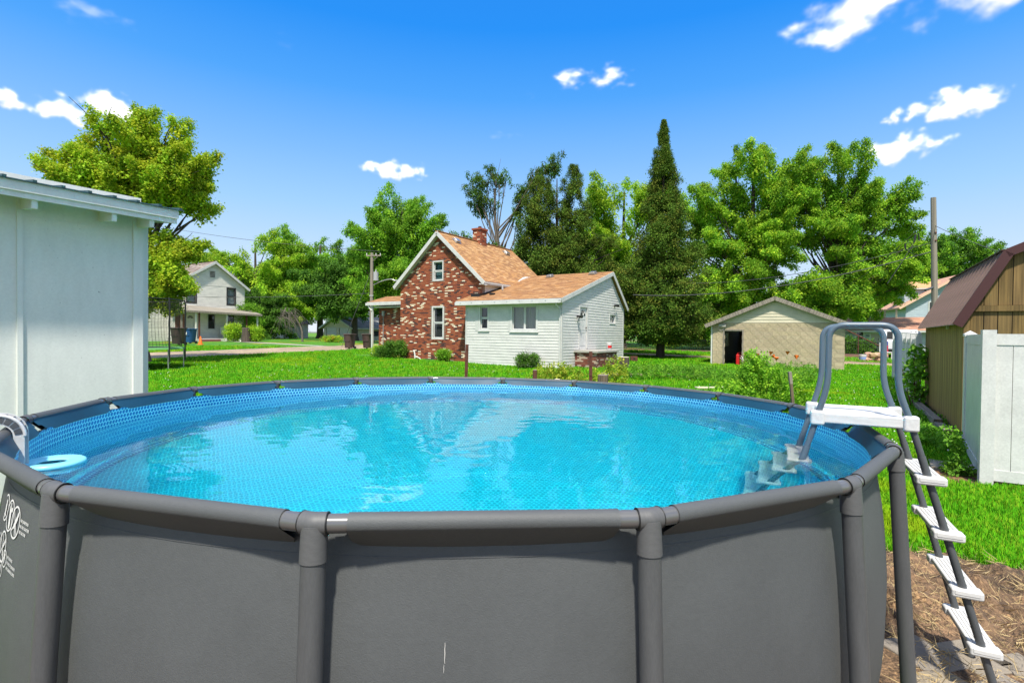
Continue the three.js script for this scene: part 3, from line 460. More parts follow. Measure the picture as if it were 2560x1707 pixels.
// ---------------------------------------------------------------- brick house with its white addition
const HA = 20.585, HB = 10.576, HY = .28;
{
  const h = lot('brick_house', 'red brick gabled house with white sided addition and tan roof', 'house', HA, HB, HY), r = rngOf(101);
  const U = (b) => HB - b, Wz = (a) => HA - a, Y = (y) => y - HY;
  // --- addition: front wall (faces the pool) and end wall with the door
  const uL = U(15.91), zB = Wz(28.1), eaveY = Y(3.44), ridgeY = Y(5.12), ridgeZ = Wz(26.16);
  const small = [U(15.02), U(14.56), Y(2.10), Y(3.18)], big = [U(13.17), U(11.86), Y(2.08), Y(3.17)];
  const fm = FRONT(0, 0, 0), em = SIDE(0, 0, 0);
  const fh = [small, big];
  part(h, 'wall', put(prism(rect(uL, 0, -.2, eaveY), .15, fh.map((q) => rect(...q))), fm), M.siding);
  const sF = 0, sR = -ridgeZ, sB = -zB, backY = Y(3.36);
  const door = [HA - HA + (22.42 - HA), 23.22 - HA, Y(1.22), Y(3.18)], ew = [26.12 - HA, 26.88 - HA, Y(2.50), Y(2.96)];
  part(h, 'wall', put(prism([[0, -.2], [sB, -.2], [sB, backY + .05], [sR, ridgeY - .1], [0, eaveY - .04]], .15, [rect(...door), rect(...ew)]), em), M.siding);
  const grow = (q, e) => [q[0] - e, q[1] + e, q[2] - e, q[3] + e];
  for (const g of boards(fm, { s0: uL + .09, s1: -.07, y0: -.02, y1: eaveY - .05, exp: .133, holes: fh.map((q) => grow(q, .06)) })) part(h, 'siding_board', g, M.siding);
  const slopeF = (ridgeY - eaveY) / sR, slopeB = (ridgeY - backY) / (sB - sR);
  for (const g of boards(em, { s0: .07, s1: sB - .07, y0: -.02, y1: ridgeY - .16, exp: .133, holes: [grow(door, .09), grow(ew, .05)], lo: (y) => y < eaveY - .05 ? .07 : (y - eaveY + .05) / slopeF + .07, hi: (y) => y < backY ? sB - .07 : sB - (y - backY) / slopeB - .07 })) part(h, 'siding_board', g, M.siding);
  part(h, 'corner_post', span(-.075, .028, -.1, eaveY - .02, -.075, .028), M.trim);
  part(h, 'corner_post', span(-.02, .028, -.1, backY, zB, zB + .08), M.trim);
  part(h, 'corner_post', span(uL, uL + .09, -.1, eaveY - .02, -.03, .028), M.trim);
  windowPart(h, fm, ...small, { trim: .075, curtain: M.screen, sill: true, mat: M.white }); windowPart(h, fm, ...big, { kind: 'slider', trim: .09, curtain: M.curtain, sill: true });
  windowPart(h, em, ...ew, { kind: 'slider', trim: .045, curtain: M.screen });
  // wide flat panels beside the windows
  part(h, 'window_casing', [span(small[0] - .27, small[0] - .09, small[2] - .06, small[3] + .02, .0, .030), span(big[0] - .20, big[0] - .11, big[2] - .1, big[3] + .02, 0, .030)], M.trim);
  doorPart(h, em, ...door, { fan: true });
  // rest of the shell
  part(h, 'wall', span(uL - 4.5, 0, -.2, backY, zB - .15, zB), M.siding);
  // --- brick gable
  const aB = 21.4, zF = Wz(aB), bL = 21.17, bR = 15.5, uBL = U(bL), uBR = U(bR), bEave = Y(4.60), bPeak = Y(7.13), uMid = (uBL + uBR) / 2;
  const w1 = [U(18.74), U(18.10), Y(4.72), Y(5.70)], w2 = [U(18.76), U(18.06), Y(1.62), Y(3.26)];
  const bm = FRONT(0, 0, zF);
  const gable = part(h, 'brick_wall', put(prism([[uBL, -.3], [uBR, -.3], [uBR, bEave], [uMid, bPeak], [uBL, bEave]], .2, [rect(...w1), rect(...w2)]), bm), M.mortar);
  // the wing at the left, set back
  const zW = Wz(22.7), uW0 = U(24.28), wingTop = Y(3.55);
  const wing = part(h, 'wing_wall', put(prism(rect(uW0, uBL + .05, -.3, wingTop), .2), FRONT(0, 0, zW)), M.mortar);
  const brickMats = [[.31, .085, .036], [.26, .066, .030], [.35, .105, .046], [.21, .052, .028], [.285, .072, .028], [.07, .032, .028], [.68, .55, .38], [.76, .66, .50]].map((c) => mat(c, { roughness: .9 }));
  const bg = (() => { const g = new THREE.BoxGeometry(1, .056, .016); g.translate(0, 0, .008); return g; })(), lists = [[], []];
  const lay = (list, m4, s0, s1, y0, y1, okay) => { let row = 0; for (let y = y0; y < y1; y += .068, row++) { let s = s0 - (row % 2 ? .105 : 0) ; while (s < s1) { const a = Math.max(s0, s), b = Math.min(s1, s + .198); if (b - a > .05 && okay(a, b, y)) { const q = r(), k = q < .105 ? 6 + Math.floor(r() * 2) : q < .24 ? 5 : Math.floor(r() * 5); list.push({ geo: bg, k, big: k >= 6 ? 2 + r() : r(), m4: new THREE.Matrix4().copy(m4).multiply(new THREE.Matrix4().makeTranslation((a + b) / 2, y + .03, (r() - .5) * .005)).multiply(new THREE.Matrix4().makeScale(b - a, 1, 1)) }); } s += .208; } } };
  const hit = (q, a, b, y) => b > q[0] - .05 && a < q[1] + .05 && y + .06 > q[2] - .08 && y < q[3] + .06;
  const slopeG = (bPeak - bEave) / (uMid - uBL);
  lay(lists[0], bm, uBL, uBR, -.2, bPeak - .08, (a, b, y) => !hit(w1, a, b, y) && !hit(w2, a, b, y) && (y < bEave - .06 || (a > uBL + (y + .06 - bEave) / slopeG && b < uBR - (y + .06 - bEave) / slopeG)) && !(a > uL + .3 && y < eaveY - .1));
  lay(lists[1], FRONT(0, 0, zW), uW0, uBL, -.2, wingTop - .05, () => true);
  pieces(gable, 'brick', lists[0], brickMats); pieces(wing, 'brick', lists[1], brickMats);
  windowPart(h, bm, ...w1, { trim: .05, curtain: M.blueCurtain, room: M.dark }); windowPart(h, bm, ...w2, { trim: .07, curtain: M.screen });
  for (let i = 0; i < 9; i++) part(gable, 'sill_brick', put(box(.075, .06, .07, w2[0] - .06 + (i + .5) * (w2[1] - w2[0] + .12) / 9, w2[2] - .115, .02), bm), brickMats[i % 5]);
  part(h, 'wall', span(uBR - .15, uBR, -.2, bEave, Wz(28.2), zF - .2), M.siding);
  for (const g of boards(SIDE(uBR, 0, zF - .2), { s0: 0, s1: 4.2, y0: Y(3.5), y1: bEave - .05, exp: .133 })) part(h, 'siding_board', g, M.siding);
  part(h, 'wall', span(uBL, uBL + .15, -.2, bEave, Wz(28.2), zF - .2), M.siding);
  // --- roofs with their shingles
  const roof = (name, p0, p1, p2, p3, o = {}) => { // eave start, eave end, ridge end, ridge start
    const deck = part(h, name, slab(p0, p1, p2, p3, .09), M.trim), eu = p1.clone().sub(p0), ev = p3.clone().sub(p0), lu = eu.length(), lv = ev.length(); eu.normalize(); ev.normalize();
    if (o.bare) { deck.material = tan[0]; return deck; }
    pieces(deck, 'shingle', shinglePieces(p0.clone().add(V(0, .002, 0)), eu, ev, lu, lv, { tab: .31, exp: .14, geo: tab14, nm: tan.length, r, inside: o.inside }), tan, null, roofing); return deck; };
  const rake = .26, zR0 = zF + rake, zR1 = Wz(28.45), eo = .30, gS = (bPeak - bEave) / (uMid - uBL);
  const eR = V(uBR + eo, bEave - eo * gS + .16, 0), pk = V(uMid, bPeak + .16, 0);
  const at = (p, z) => V(p.x, p.y, z);
  roof('main_roof', at(eR, zR0), at(eR, zR1), at(pk, zR1), at(pk, zR0));
  const eL2 = V(uBL - eo, bEave - eo * gS + .16, 0); roof('roof_slope', at(eL2, zR1), at(eL2, zR0), at(pk, zR0), at(pk, zR1), { bare: true });
  part(h, 'ridge_cap', beam(at(pk, zR0).add(V(0, .0, 0)), at(pk, zR1), .22, .03), tan[4]);
  part(h, 'rake_board', [beam(at(eR, zR0 + .012).add(V(0, -.10, 0)), at(pk, zR0 + .012).add(V(0, -.10, 0)), .024, .19), beam(at(eL2, zR0 + .012).add(V(0, -.10, 0)), at(pk, zR0 + .012).add(V(0, -.10, 0)), .024, .19)], M.trim);
  part(h, 'rake_soffit', [slab(at(eR, zR0).add(V(0, -.17, 0)), at(eR, zF).add(V(0, -.17, 0)), at(pk, zF).add(V(0, -.17, 0)), at(pk, zR0).add(V(0, -.17, 0)), .02), slab(at(eL2, zF).add(V(0, -.17, 0)), at(eL2, zR0).add(V(0, -.17, 0)), at(pk, zR0).add(V(0, -.17, 0)), at(pk, zF).add(V(0, -.17, 0)), .02)], M.trim);
  part(h, 'eave_soffit', slab(at(eR, zR0).add(V(-.02, -.10, 0)), at(eR, zR1).add(V(-.02, -.10, 0)), V(uBR - .02, eR.y - .10, zR1), V(uBR - .02, eR.y - .10, zR0), .05), M.trim);
  // addition roof: front slope over the gutter, back slope
  const aE = V(0, eaveY + .02, .36), aR = V(0, ridgeY + .10, ridgeZ), x0 = U(16.28), x1 = .16;
  const P = (x, q) => V(x, q.y, q.z), zHit = zF + .02, frac = (zHit - aE.z) / (aR.z - aE.z);
  roof('addition_roof', P(x0, aE), P(x1, aE), P(x1, aR), P(x0, aR), { inside: (u, v) => { const L = aR.clone().sub(aE).length(); return v < frac * L || x0 + u > uBR + .02; } });
  const aB2 = V(0, backY + .02, zB - .35); roof('roof_slope', P(x1, aB2), P(x0 + 1, aB2), P(x0 + 1, aR), P(x1, aR), { bare: true });
  part(h, 'addition_rake_board', [beam(V(x1 + .012, aE.y - .10, aE.z), V(x1 + .012, aR.y - .10, aR.z), .024, .19, V(0, 1, 0)), beam(V(x1 + .012, aB2.y - .10, aB2.z), V(x1 + .012, aR.y - .10, aR.z), .024, .19)], M.trim);
  part(h, 'gutter', [span(x0, x1 - .02, aE.y - .20, aE.y - .19, .30, .42), span(x0, x1 - .02, aE.y - .20, aE.y - .06, .415, .425), span(x0, x0 + .01, aE.y - .2, aE.y - .06, .3, .42), span(x1 - .03, x1 - .02, aE.y - .2, aE.y - .06, .3, .42)], M.white);
  for (let i = 0; i < 9; i++) part(h, 'gutter_spike', box(.035, .03, .02, x0 + .35 + i * .68, aE.y - .085, .432), M.chrome);
  part(h, 'fascia', span(x0, x1 - .01, aE.y - .19, aE.y - .02, .275, .30), M.trim); part(h, 'eave_soffit', span(x0, x1 - .01, aE.y - .21, aE.y - .19, 0, .30), M.trim);
  part(h, 'downspout', [pipe([V(-.12, aE.y - .2, .36), V(-.10, aE.y - .32, .30), V(-.06, aE.y - .45, .10), V(-.045, aE.y - .6, .065)], .035, 8, 16), span(-.085, -.015, .05, aE.y - .58, .03, .09)], M.trim);
  part(h, 'flashing', [span(U(16.0), uBR + .02, Y(3.72), Y(3.90), zF, zF + .30), beam(V(uBR + .03, Y(3.86), zF), V(uBR + .03, Y(4.42), zF - 2.2), .04, .10)], M.black);
  // wing roof over the porch
  const wE = V(0, Y(3.72), zW + .55), wR = V(0, Y(4.15), zW - 1.0);
  roof('porch_roof', V(uW0 - .5, wE.y, wE.z), V(uBL - .02, wE.y, wE.z), V(uBL - .02, wR.y, wR.z), V(uW0 - .5, wR.y, wR.z));
  part(h, 'porch_gutter', [span(uW0 - .52, uBL - .02, wE.y - .20, wE.y - .04, wE.z, wE.z + .09), span(uW0 - .5, uBL - .02, wE.y - .34, wE.y - .26, zW + .05, wE.z - .1)], M.trim);
  part(h, 'porch_post', [span(uW0 - .12, uW0 - .02, -.1, wE.y - .2, wE.z - .12, wE.z - .02), pipe([V(uW0 - .35, wE.y - .18, wE.z + .04), V(uW0 - .25, wE.y - .35, wE.z), V(uW0 - .07, wE.y - .5, wE.z)], .035, 8, 12)], M.white);
  part(h, 'porch_step', span(uW0 - .2, uW0 + .45, -.12, .05, zW + .1, zW + .7), M.concrete);
  part(h, 'meter_box', [box(.16, .3, .1, uW0 + .42, Y(3.05), zW + .06), bar(V(uW0 + .42, Y(2.9), zW + .06), V(uW0 + .42, Y(1.0), zW + .06), .02, 6)], M.grey);
  // chimney with its own bricks
  const cz = Wz(25.0), ch = part(h, 'chimney', span(uMid - .27, uMid + .27, bPeak - .6, Y(8.02), cz - .32, cz + .32), M.mortar), cl = [];
  for (const [m4, wdt] of [[FRONT(uMid - .27, bPeak - .25, cz + .32), .54], [SIDE(uMid + .27, bPeak - .25, cz + .32), .64]]) lay(cl, m4, 0, wdt, 0, Y(7.97) - bPeak + .25, () => true);
  pieces(ch, 'brick', cl, brickMats); part(ch, 'crown', span(uMid - .33, uMid + .33, Y(7.96), Y(8.06), cz - .38, cz + .38), brickMats[1]); part(ch, 'flue', cyl(.11, .10, .16, 12, uMid, Y(8.05), cz), brickMats[5]);
  // roof vents
  const vent = (p, n) => { const g = merge([rbox(.30, .10, .36, .03, 0, .08, 0), box(.42, .012, .46, 0, .015, 0)]); g.applyQuaternion(new THREE.Quaternion().setFromUnitVectors(V(0, 1, 0), n)); g.translate(p.x, p.y, p.z); part(h, 'roof_vent', g, M.chrome); };
  const nR = V(gS, 1, 0).normalize(); const onMain = (t, z) => V(eR.x + (pk.x - eR.x) * t, eR.y + (pk.y - eR.y) * t + .02, z);
  vent(onMain(.84, Wz(22.2)), nR); vent(onMain(.84, Wz(27.1)), nR);
  const nA = V(0, 1, (ridgeY - eaveY) / (aE.z - aR.z)).normalize(); const onAdd = (x, t) => V(x, aE.y + (aR.y - aE.y) * t + .02, aE.z + (aR.z - aE.z) * t);
  vent(onAdd(U(13.9), .9), nA); vent(onAdd(U(11.4), .93), nA);
  part(h, 'vent_pipe', [bar(onAdd(U(15.0), .38), onAdd(U(15.0), .38).add(V(0, .22, 0)), .05, 10)], M.grey); part(h, 'vent_pipe', rbox(.26, .09, .2, .03, onAdd(U(14.9), .2).x, onAdd(U(14.9), .2).y + .04, onAdd(U(14.9), .2).z), M.black);
  // lamps by the door and under the rake
  for (const [s, y] of [[22.12 - HA, Y(2.68)], [26.75 - HA, Y(3.42)]]) part(h, 'flood_lamp', put(merge([box(.1, .1, .05, s, y + .05, .03), cyl(.05, .07, .12, 10, 0, 0, 0).rotateX(1.9).translate(s - .1, y + .06, .12), cyl(.05, .07, .12, 10, 0, 0, 0).rotateX(1.9).translate(s + .1, y + .06, .12)]), em), M.black);
  for (const s of [22.12 - HA]) part(h, 'wall_lantern', put(merge([box(.1, .16, .1, s + .02, y0l(), .07), cyl(.06, .01, .05, 8, s + .02, y0l() + .08, .07)]), em), M.grey);
  function y0l() { return Y(2.58); }
  // white pipe and basement window
  part(h, 'vent_elbow', [pipe([V(U(20.0), .0, zF + .06), V(U(20.0), .3, zF + .06), V(U(20.05), .55, zF + .06), V(U(20.12), .62, zF + .1)], .045, 10, 20), pipe([V(U(19.95), .28, zF + .08), V(U(19.6), .22, zF + .12), V(U(19.2), -.05, zF + .25)], .03, 8, 16)], M.white);
  part(h, 'basement_window', span(U(19.3), U(18.6), -.05, .22, zF + .01, zF + .03), M.screen);
}
// brick stoop at the side door, bucket on it
{
  const st = lot('brick_stoop', 'red brick stoop with stone cap below the white side door', 'stoop', HA, HB, HY), r = rngOf(44);
  const zA = HA - 21.9, zB2 = HA - 24.3, x1 = 1.15, top = .88;
  part(st, 'core', span(.04, x1 - .02, -.3, top - .1, zB2 + .02, zA - .02), M.mortar);
  const bm = [[.17, .05, .032], [.12, .035, .026], [.21, .07, .045], [.42, .32, .25], [.10, .05, .04]].map((c) => mat(c, { roughness: .92 })), bg = new THREE.BoxGeometry(1, .058, .02).translate(0, 0, .006);
  for (const [m4, w] of [[FRONT(.04, -.2, zA - .02), x1 - .06], [SIDE(x1 - .02, -.2, zA - .02), zA - zB2 - .04]]) { let row = 0; for (let y = 0; y < top + .08; y += .07, row++) for (let s = row % 2 ? -.1 : 0; s < w; s += .21) { const a = Math.max(0, s), b = Math.min(w, s + .198); if (b - a > .04) { const m = shade(new THREE.Mesh(bg, bm[Math.floor(r() * 4.6)])); m.name = 'brick'; m.applyMatrix4(new THREE.Matrix4().copy(m4).multiply(new THREE.Matrix4().makeTranslation((a + b) / 2, y + .03, r() * .006)).multiply(new THREE.Matrix4().makeScale(b - a, 1, 1))); st.add(m); } } }
  for (let i = 0; i < 6; i++) part(st, 'cap_stone', rbox(x1 + .1, .10, (zA - zB2 + .16) / 6 - .008, .012, x1 / 2 + .02, top - .05, zB2 - .06 + (i + .5) * (zA - zB2 + .16) / 6), M.concrete);
  const [bx0, bz0] = ab(23.9, HB - .9), bk = thing('plastic_bucket', 'white plastic bucket with red label on the brick stoop', 'bucket', [bx0, HY + top, bz0]);
  part(bk, 'pail', new THREE.LatheGeometry([[0, .01], [.115, .0], [.135, .30], [.142, .31], [.142, .335], [.13, .335], [.125, .30], [.105, .02]].map(([a, b]) => new THREE.Vector2(a, b)), 24), M.whitePlastic);
  const lab = new THREE.CylinderGeometry(.1325, .1245, .13, 16, 1, true, -.9, 1.8); lab.translate(0, .15, 0); lab.rotateY(.2); part(bk, 'label', lab, M.red);
  part(bk, 'bail', (() => { const g = new THREE.TorusGeometry(.14, .004, 6, 20, Math.PI); g.rotateX(-.5); g.translate(0, .28, 0); return g; })(), M.chrome);
}

// ---------------------------------------------------------------- block garage
{
  const GA = 28.4, GB = .03, gy = .33, g0 = lot('block_garage', 'tan patterned block garage with dark open doorway and low gable', 'garage', GA, GB, gy), r = rngOf(7);
  const w = 5.78, top = 2.22, dep = 7.2, U0 = -w;
  const dr = [-5.24, -4.33, .02, 1.87];
  const wall = part(g0, 'wall', put(prism([[U0 + .02, -.2], [-.02, -.2], [-.02, top], [U0 + .02, top]], .18, [rect(...dr)]), FRONT(0, 0, -.02)), mat([.40, .33, .22], { roughness: .95 }));
  const side = part(g0, 'wall', span(-.2, -.02, -.2, top, -dep, -.2), mat([.40, .33, .22], { roughness: .95 }));
  part(g0, 'wall', span(U0, 0, -.2, top, -dep - .18, -dep), mat([.40, .33, .22], { roughness: .95 }));
  part(g0, 'wall', [span(U0, U0 + .18, -.2, top, -2.2, -.2), span(U0, U0 + .18, -.2, 1.0, -3.4, -2.2), span(U0, U0 + .18, 1.75, top, -3.4, -2.2), span(U0, U0 + .18, -.2, top, -dep, -3.4)], mat([.40, .33, .22], { roughness: .95 }));
  part(g0, 'concrete_floor', span(U0, 0, -.2, -.1, -dep, 0), M.concrete);
  // each block with its raised triangle
  const bmats = [[.50, .41, .265], [.53, .435, .28], [.47, .385, .25], [.55, .45, .30], [.49, .40, .27]].map((c) => mat(c, { roughness: .92, map: grainT, bumpMap: again(bumpT, 6, 6), bumpScale: .002 }));
  const blk = (bw, up) => { const a = [box(bw - .008, .192, .02, 0, 0, -.018)]; a.push(bw > .3 ? prism(rect(-bw / 2 + .004, bw / 2 - .004, -.096, .096), .013, [[[-bw * .34, -.068], [bw * .34, -.068], [0, .083]]]).translate(0, 0, .005) : box(bw - .008, .192, .013, 0, 0, -.0015)); return merge(a.map((q) => muv(q))); };
  const G40 = blk(.4, 1), G20 = blk(.2, 0);
  const course = (parent, m4, len, openings) => { for (let j = 0; j < 11; j++) { const y = .1 + j * .2; for (let s = j % 2 ? -.2 : 0; s < len; s += .4) { const a = Math.max(0, s), b = Math.min(len, s + .4); if (b - a < .06) continue; const c = (a + b) / 2; if (openings.some((o) => c > o[0] - .1 && c < o[1] + .1 && y > o[2] - .1 && y < o[3] + .02)) { continue; } const m = shade(new THREE.Mesh(b - a > .39 ? G40 : G20, bmats[Math.floor(r() * 5)])); m.name = 'block'; m.applyMatrix4(new THREE.Matrix4().copy(m4).multiply(new THREE.Matrix4().makeTranslation(c, y, (r() - .5) * .004)).multiply(new THREE.Matrix4().makeScale(b - a > .39 ? 1 : (b - a) / .2, 1, 1))); parent.add(m); } } };
  course(wall, FRONT(U0, 0, -.012), w, [[dr[0] - U0, dr[1] - U0, dr[2], dr[3]]]);
  course(side, SIDE(-.012, 0, 0), 3.2, []);
  part(g0, 'door_frame', [span(dr[0] - .03, dr[0] + .03, 0, dr[3] + .03, -.16, .012), span(dr[1] - .03, dr[1] + .03, 0, dr[3] + .03, -.16, .012), span(dr[0] + .03, dr[1] - .03, dr[3] - .03, dr[3] + .03, -.16, .012)], M.greyWood);
  // gable: cream boards under the roof
  const pk = 3.42, ey = top - .02, um = -w / 2;
  part(g0, 'gable_wall', put(prism([[U0 + .03, top + .002], [-.03, top + .002], [um, pk - .06]], .12), FRONT(0, 0, -.03)), M.creamSiding);
  for (const q of boards(FRONT(0, 0, -.028), { s0: U0, s1: 0, y0: top + .01, y1: pk - .16, exp: .15, lo: (y) => U0 + (y - top) / (pk - top) * (um - U0) + .06, hi: (y) => -(y - top) / (pk - top) * (0 - um) - .06 })) part(g0, 'gable_board', q, M.creamSiding);
  const zf = .22, ov = .32, sl = (pk - ey) / (w / 2), L = V(U0 - ov, ey - ov * sl + .10, 0), Rr = V(ov, ey - ov * sl + .10, 0), K = V(um, pk + .10, 0), at = (p, z) => V(p.x, p.y, z);
  const rl = part(g0, 'roof', [slab(at(Rr, zf), at(Rr, -dep - .3), at(K, -dep - .3), at(K, zf), .05), slab(at(L, -dep - .3), at(L, zf), at(K, zf), at(K, -dep - .3), .05)], mat([.11, .09, .08], { roughness: .95 }));
  void rl;
  part(g0, 'rake_board', [beam(at(Rr, zf + .015).add(V(.02, -.105, 0)), at(K, zf + .015).add(V(0, -.105, 0)), .03, .19)], M.greyWood);
  part(g0, 'rake_board', [beam(at(L, zf + .015).add(V(-.02, -.105, 0)), at(K, zf + .015).add(V(0, -.105, 0)), .03, .19)], M.greyWood);
  part(g0, 'corner_board', span(U0 - .09, U0 - .02, -.1, top - .05, -.15, -.02), mat([.55, .56, .52]));
  part(g0, 'junction_box', [rbox(.34, .15, .1, .01, -5.30, top - .12, .06), pipe([V(-5.48, top - .1, .04), V(-5.50, top - .3, .04), V(-5.3, top - .38, .04), V(-5.26, top - .2, .04)], .012, 6, 16)], M.concrete);
  part(g0, 'window', [span(U0 + .06, U0 + .10, 1.0, 1.75, -3.4, -2.2), ...[-2.2, -2.8, -3.4].map((z) => span(U0 + .05, U0 + .13, 1.0, 1.75, z - .03, z + .03)), span(U0 + .05, U0 + .13, 1.36, 1.40, -3.4, -2.2)], M.glass);
  // a grey curtain of daylight: things standing just inside the door
  const [rx, rz] = ab(GA + .45, GB + 4.52), can = thing('gas_can', 'bright red plastic can standing in the garage doorway', 'fuel can', [rx, gy + .0, rz], -AL);
  part(can, 'body', [rbox(.36, .62, .3, .05, 0, .32, 0)], M.red); part(can, 'handle', pipe([V(-.12, .62, 0), V(-.1, .7, 0), V(.08, .7, 0), V(.12, .62, 0)], .018, 8, 16), M.red); part(can, 'spout', bar(V(.1, .62, .05), V(.16, .74, .1), .022, 8), M.red);
  const [lx, lz] = ab(GA - .35, GB + 4.2), mw = thing('metal_junk', 'rusty brown scrap frame leaning by the garage door', 'scrap metal', [lx, gy - .02, lz], -AL);
  part(mw, 'panel', [box(.75, .32, .05, .35, .18, 0).rotateX(-.25)], M.rust); part(mw, 'bar', [bar(V(-.3, .05, .2), V(.5, .35, .05), .02, 6), bar(V(-.2, .5, 0), V(.3, .2, .15), .015, 6), bar(V(-.15, .6, .0), V(.1, .3, .1), .012, 6)], M.chrome);
}

// ---------------------------------------------------------------- gambrel shed
{
  const SAa = 12.26, SB = -1.79, sy = .07, sh = lot('gambrel_shed', 'weathered plank shed with brown metal gambrel roof', 'shed', SAa, SB, sy), r = rngOf(9);
  const w = 3.05, D = 5.2, e = 2.28, bx = .52, by = 3.27, rx = w / 2, ry = 3.75;   // local: x to the right of the near corner, z away is negative
  const planks = [[.30, .20, .065], [.335, .225, .08], [.265, .175, .06], [.32, .21, .08], [.28, .19, .07]].map((c) => mat(c, { map: again(woodT, 1.2, .7), bumpMap: again(woodT, 1.2, .7), bumpScale: .004, roughness: .88 }));
  const goldLift = [[.54, .345, .095], [.50, .32, .09], [.58, .375, .11], [.46, .295, .085]].map((c) => mat(c, { map: again(woodT, 1.6, .5), bumpMap: again(woodT, 1.6, .5), bumpScale: .003, roughness: .85 }));  // golden side wall planks, colour lightened to make up for their shade
  const yTop = (x) => { const q = x > rx ? w - x : x; return q < bx ? e + (by - e) * q / bx : by + (ry - by) * (q - bx) / (rx - bx); };
  part(sh, 'backing', put(prism([[.03, .12], [w - .03, .12], [w - .03, e], [w - bx, by - .03], [rx, ry - .05], [bx, by - .03], [.03, e]], .05), FRONT(0, 0, -.02)), M.oldWood);
  const front = sub(sh, 'wall'); let x = .075, i = 0;
  while (x < w - .05) { const ww = .182; const a = x, b = Math.min(w - .01, x + ww); const g = prism([[a + .005, 2.40], [b - .005, 2.40], [b - .005, yTop(b) - .03], [a + .005, yTop(a) - .03]], .022), g2 = prism(rect(a + .005, b - .005, .14, 2.29), .022); part(front, 'plank', put(g, FRONT(0, 0, .004)), planks[i % 5]); part(front, 'plank', put(g2, FRONT(0, 0, .004)), planks[(i + 2) % 5]); x += ww + .004; i++; }
  part(sh, 'cross_beam', span(-.01, w, 2.295, 2.395, -.02, .045), planks[2]); part(sh, 'corner_post', span(-.012, .07, .12, 2.29, -.02, .03), planks[3]);
  const sw = sub(sh, 'wall'); part(sh, 'backing', span(.012, .05, .12, e, -D, -.02), M.oldWood);
  for (let z = 0, k = 0; z < D; z += .102, k++) part(sw, 'plank', span(-.012 - .002 * r(), .012, .12 + .03 * r(), e - .01, -z - .097, -z), goldLift[Math.floor(r() * 4)]);
  part(sh, 'vent_block', rbox(.05, .15, .12, .01, -.03, 2.08, -1.55), M.creamSiding);
  part(sh, 'wall', put(prism([[.03, .12], [w - .03, .12], [w - .03, e], [w - bx, by], [rx, ry], [bx, by], [.03, e]], .05), FRONT(0, 0, -D)), planks[0]);
  part(sh, 'wall', span(w - .03, w, .12, e, -D, -.05), planks[1]);
  // roof: lower steep and upper shallow sheets with standing ribs
  const over = .16, p0 = V(-over, e - over * 1.7 + .06, 0), p1 = V(bx - .02, by + .06, 0), p2 = V(rx, ry + .06, 0), z0 = .10, z1 = -D - .12, at = (p, z) => V(p.x, p.y, z), mir = (p) => V(w - p.x, p.y, p.z);
  const low = part(sh, 'roof_sheet', slab(at(p0, z0), at(p0, z1), at(p1, z1), at(p1, z0), .012), M.metalRoof), up = part(sh, 'roof_sheet', slab(at(p1, z0), at(p1, z1), at(p2, z1), at(p2, z0), .012), M.metalRoof);
  part(sh, 'roof_sheet', [slab(at(mir(p0), z1), at(mir(p0), z0), at(mir(p1), z0), at(mir(p1), z1), .012), slab(at(mir(p1), z1), at(mir(p1), z0), at(mir(p2), z0), at(mir(p2), z1), .012)], M.metalRoof);
  const nl = V(-(p1.y - p0.y), p1.x - p0.x, 0).normalize().multiplyScalar(.012);
  for (let z = z0 - .09, k = 0; z > z1; z -= .2, k++) { const hh = k % 2 ? .016 : .034; part(low, 'rib', beam(at(p0, z).add(nl), at(p1, z).add(nl), .022, hh, nl.clone().normalize()), M.metalRoof); part(up, 'rib', beam(at(p1, z).add(V(0, .012, 0)), at(p2, z).add(V(0, .012, 0)), .022, hh), M.metalRoof); }
  part(sh, 'break_flashing', [beam(at(p1, z0).add(V(0, .015, 0)), at(p1, z1).add(V(0, .015, 0)), .10, .02)], M.metalTrim);
  // dark rake trim on the gable edge
  const trim = (A, B, t) => { const n = V(-(B.y - A.y), B.x - A.x, 0).normalize(); return slab2(A, B, n, t); };
  function slab2(A, B, n, t) { const g = prism([[A.x + n.x * .02, A.y + n.y * .02], [B.x + n.x * .02, B.y + n.y * .02], [B.x - n.x * t, B.y - n.y * t], [A.x - n.x * t, A.y - n.y * t]], .06); g.translate(0, 0, z0 + .03); return g; }
  part(sh, 'rake_trim', [trim(p0, p1, .13), trim(p1, p2, .12), trim(mir(p2), mir(p1), .12), trim(mir(p1), mir(p0), .13)], M.metalTrim);
  part(sh, 'skid', [span(.0, .12, -.06, .12, -D, -.1), span(w - .15, w, -.06, .12, -D, -.1)], M.oldWood);
  // sleepers lying along the foot of the shed
  for (const [a0, a1, off, rot] of [[12.25, 13.2, .20, .03], [13.35, 17.2, .22, .005]]) { const [x0, z0_] = ab((a0 + a1) / 2, SB + off); const sl = thing('timber_sleeper', a1 - a0 > 2 ? 'long grey weathered timber along the foot of the shed' : 'short grey timber block at the near corner of the shed', 'timber', [x0, groundY(x0, z0_), z0_], -AL + rot); part(sl, 'timber', rbox(.15, .16, a1 - a0, .012, 0, .07, 0), M.greyWood); part(sl, 'end_grain', [box(.13, .14, .012, 0, .07, (a1 - a0) / 2 + .001)], M.oldWood); }
}

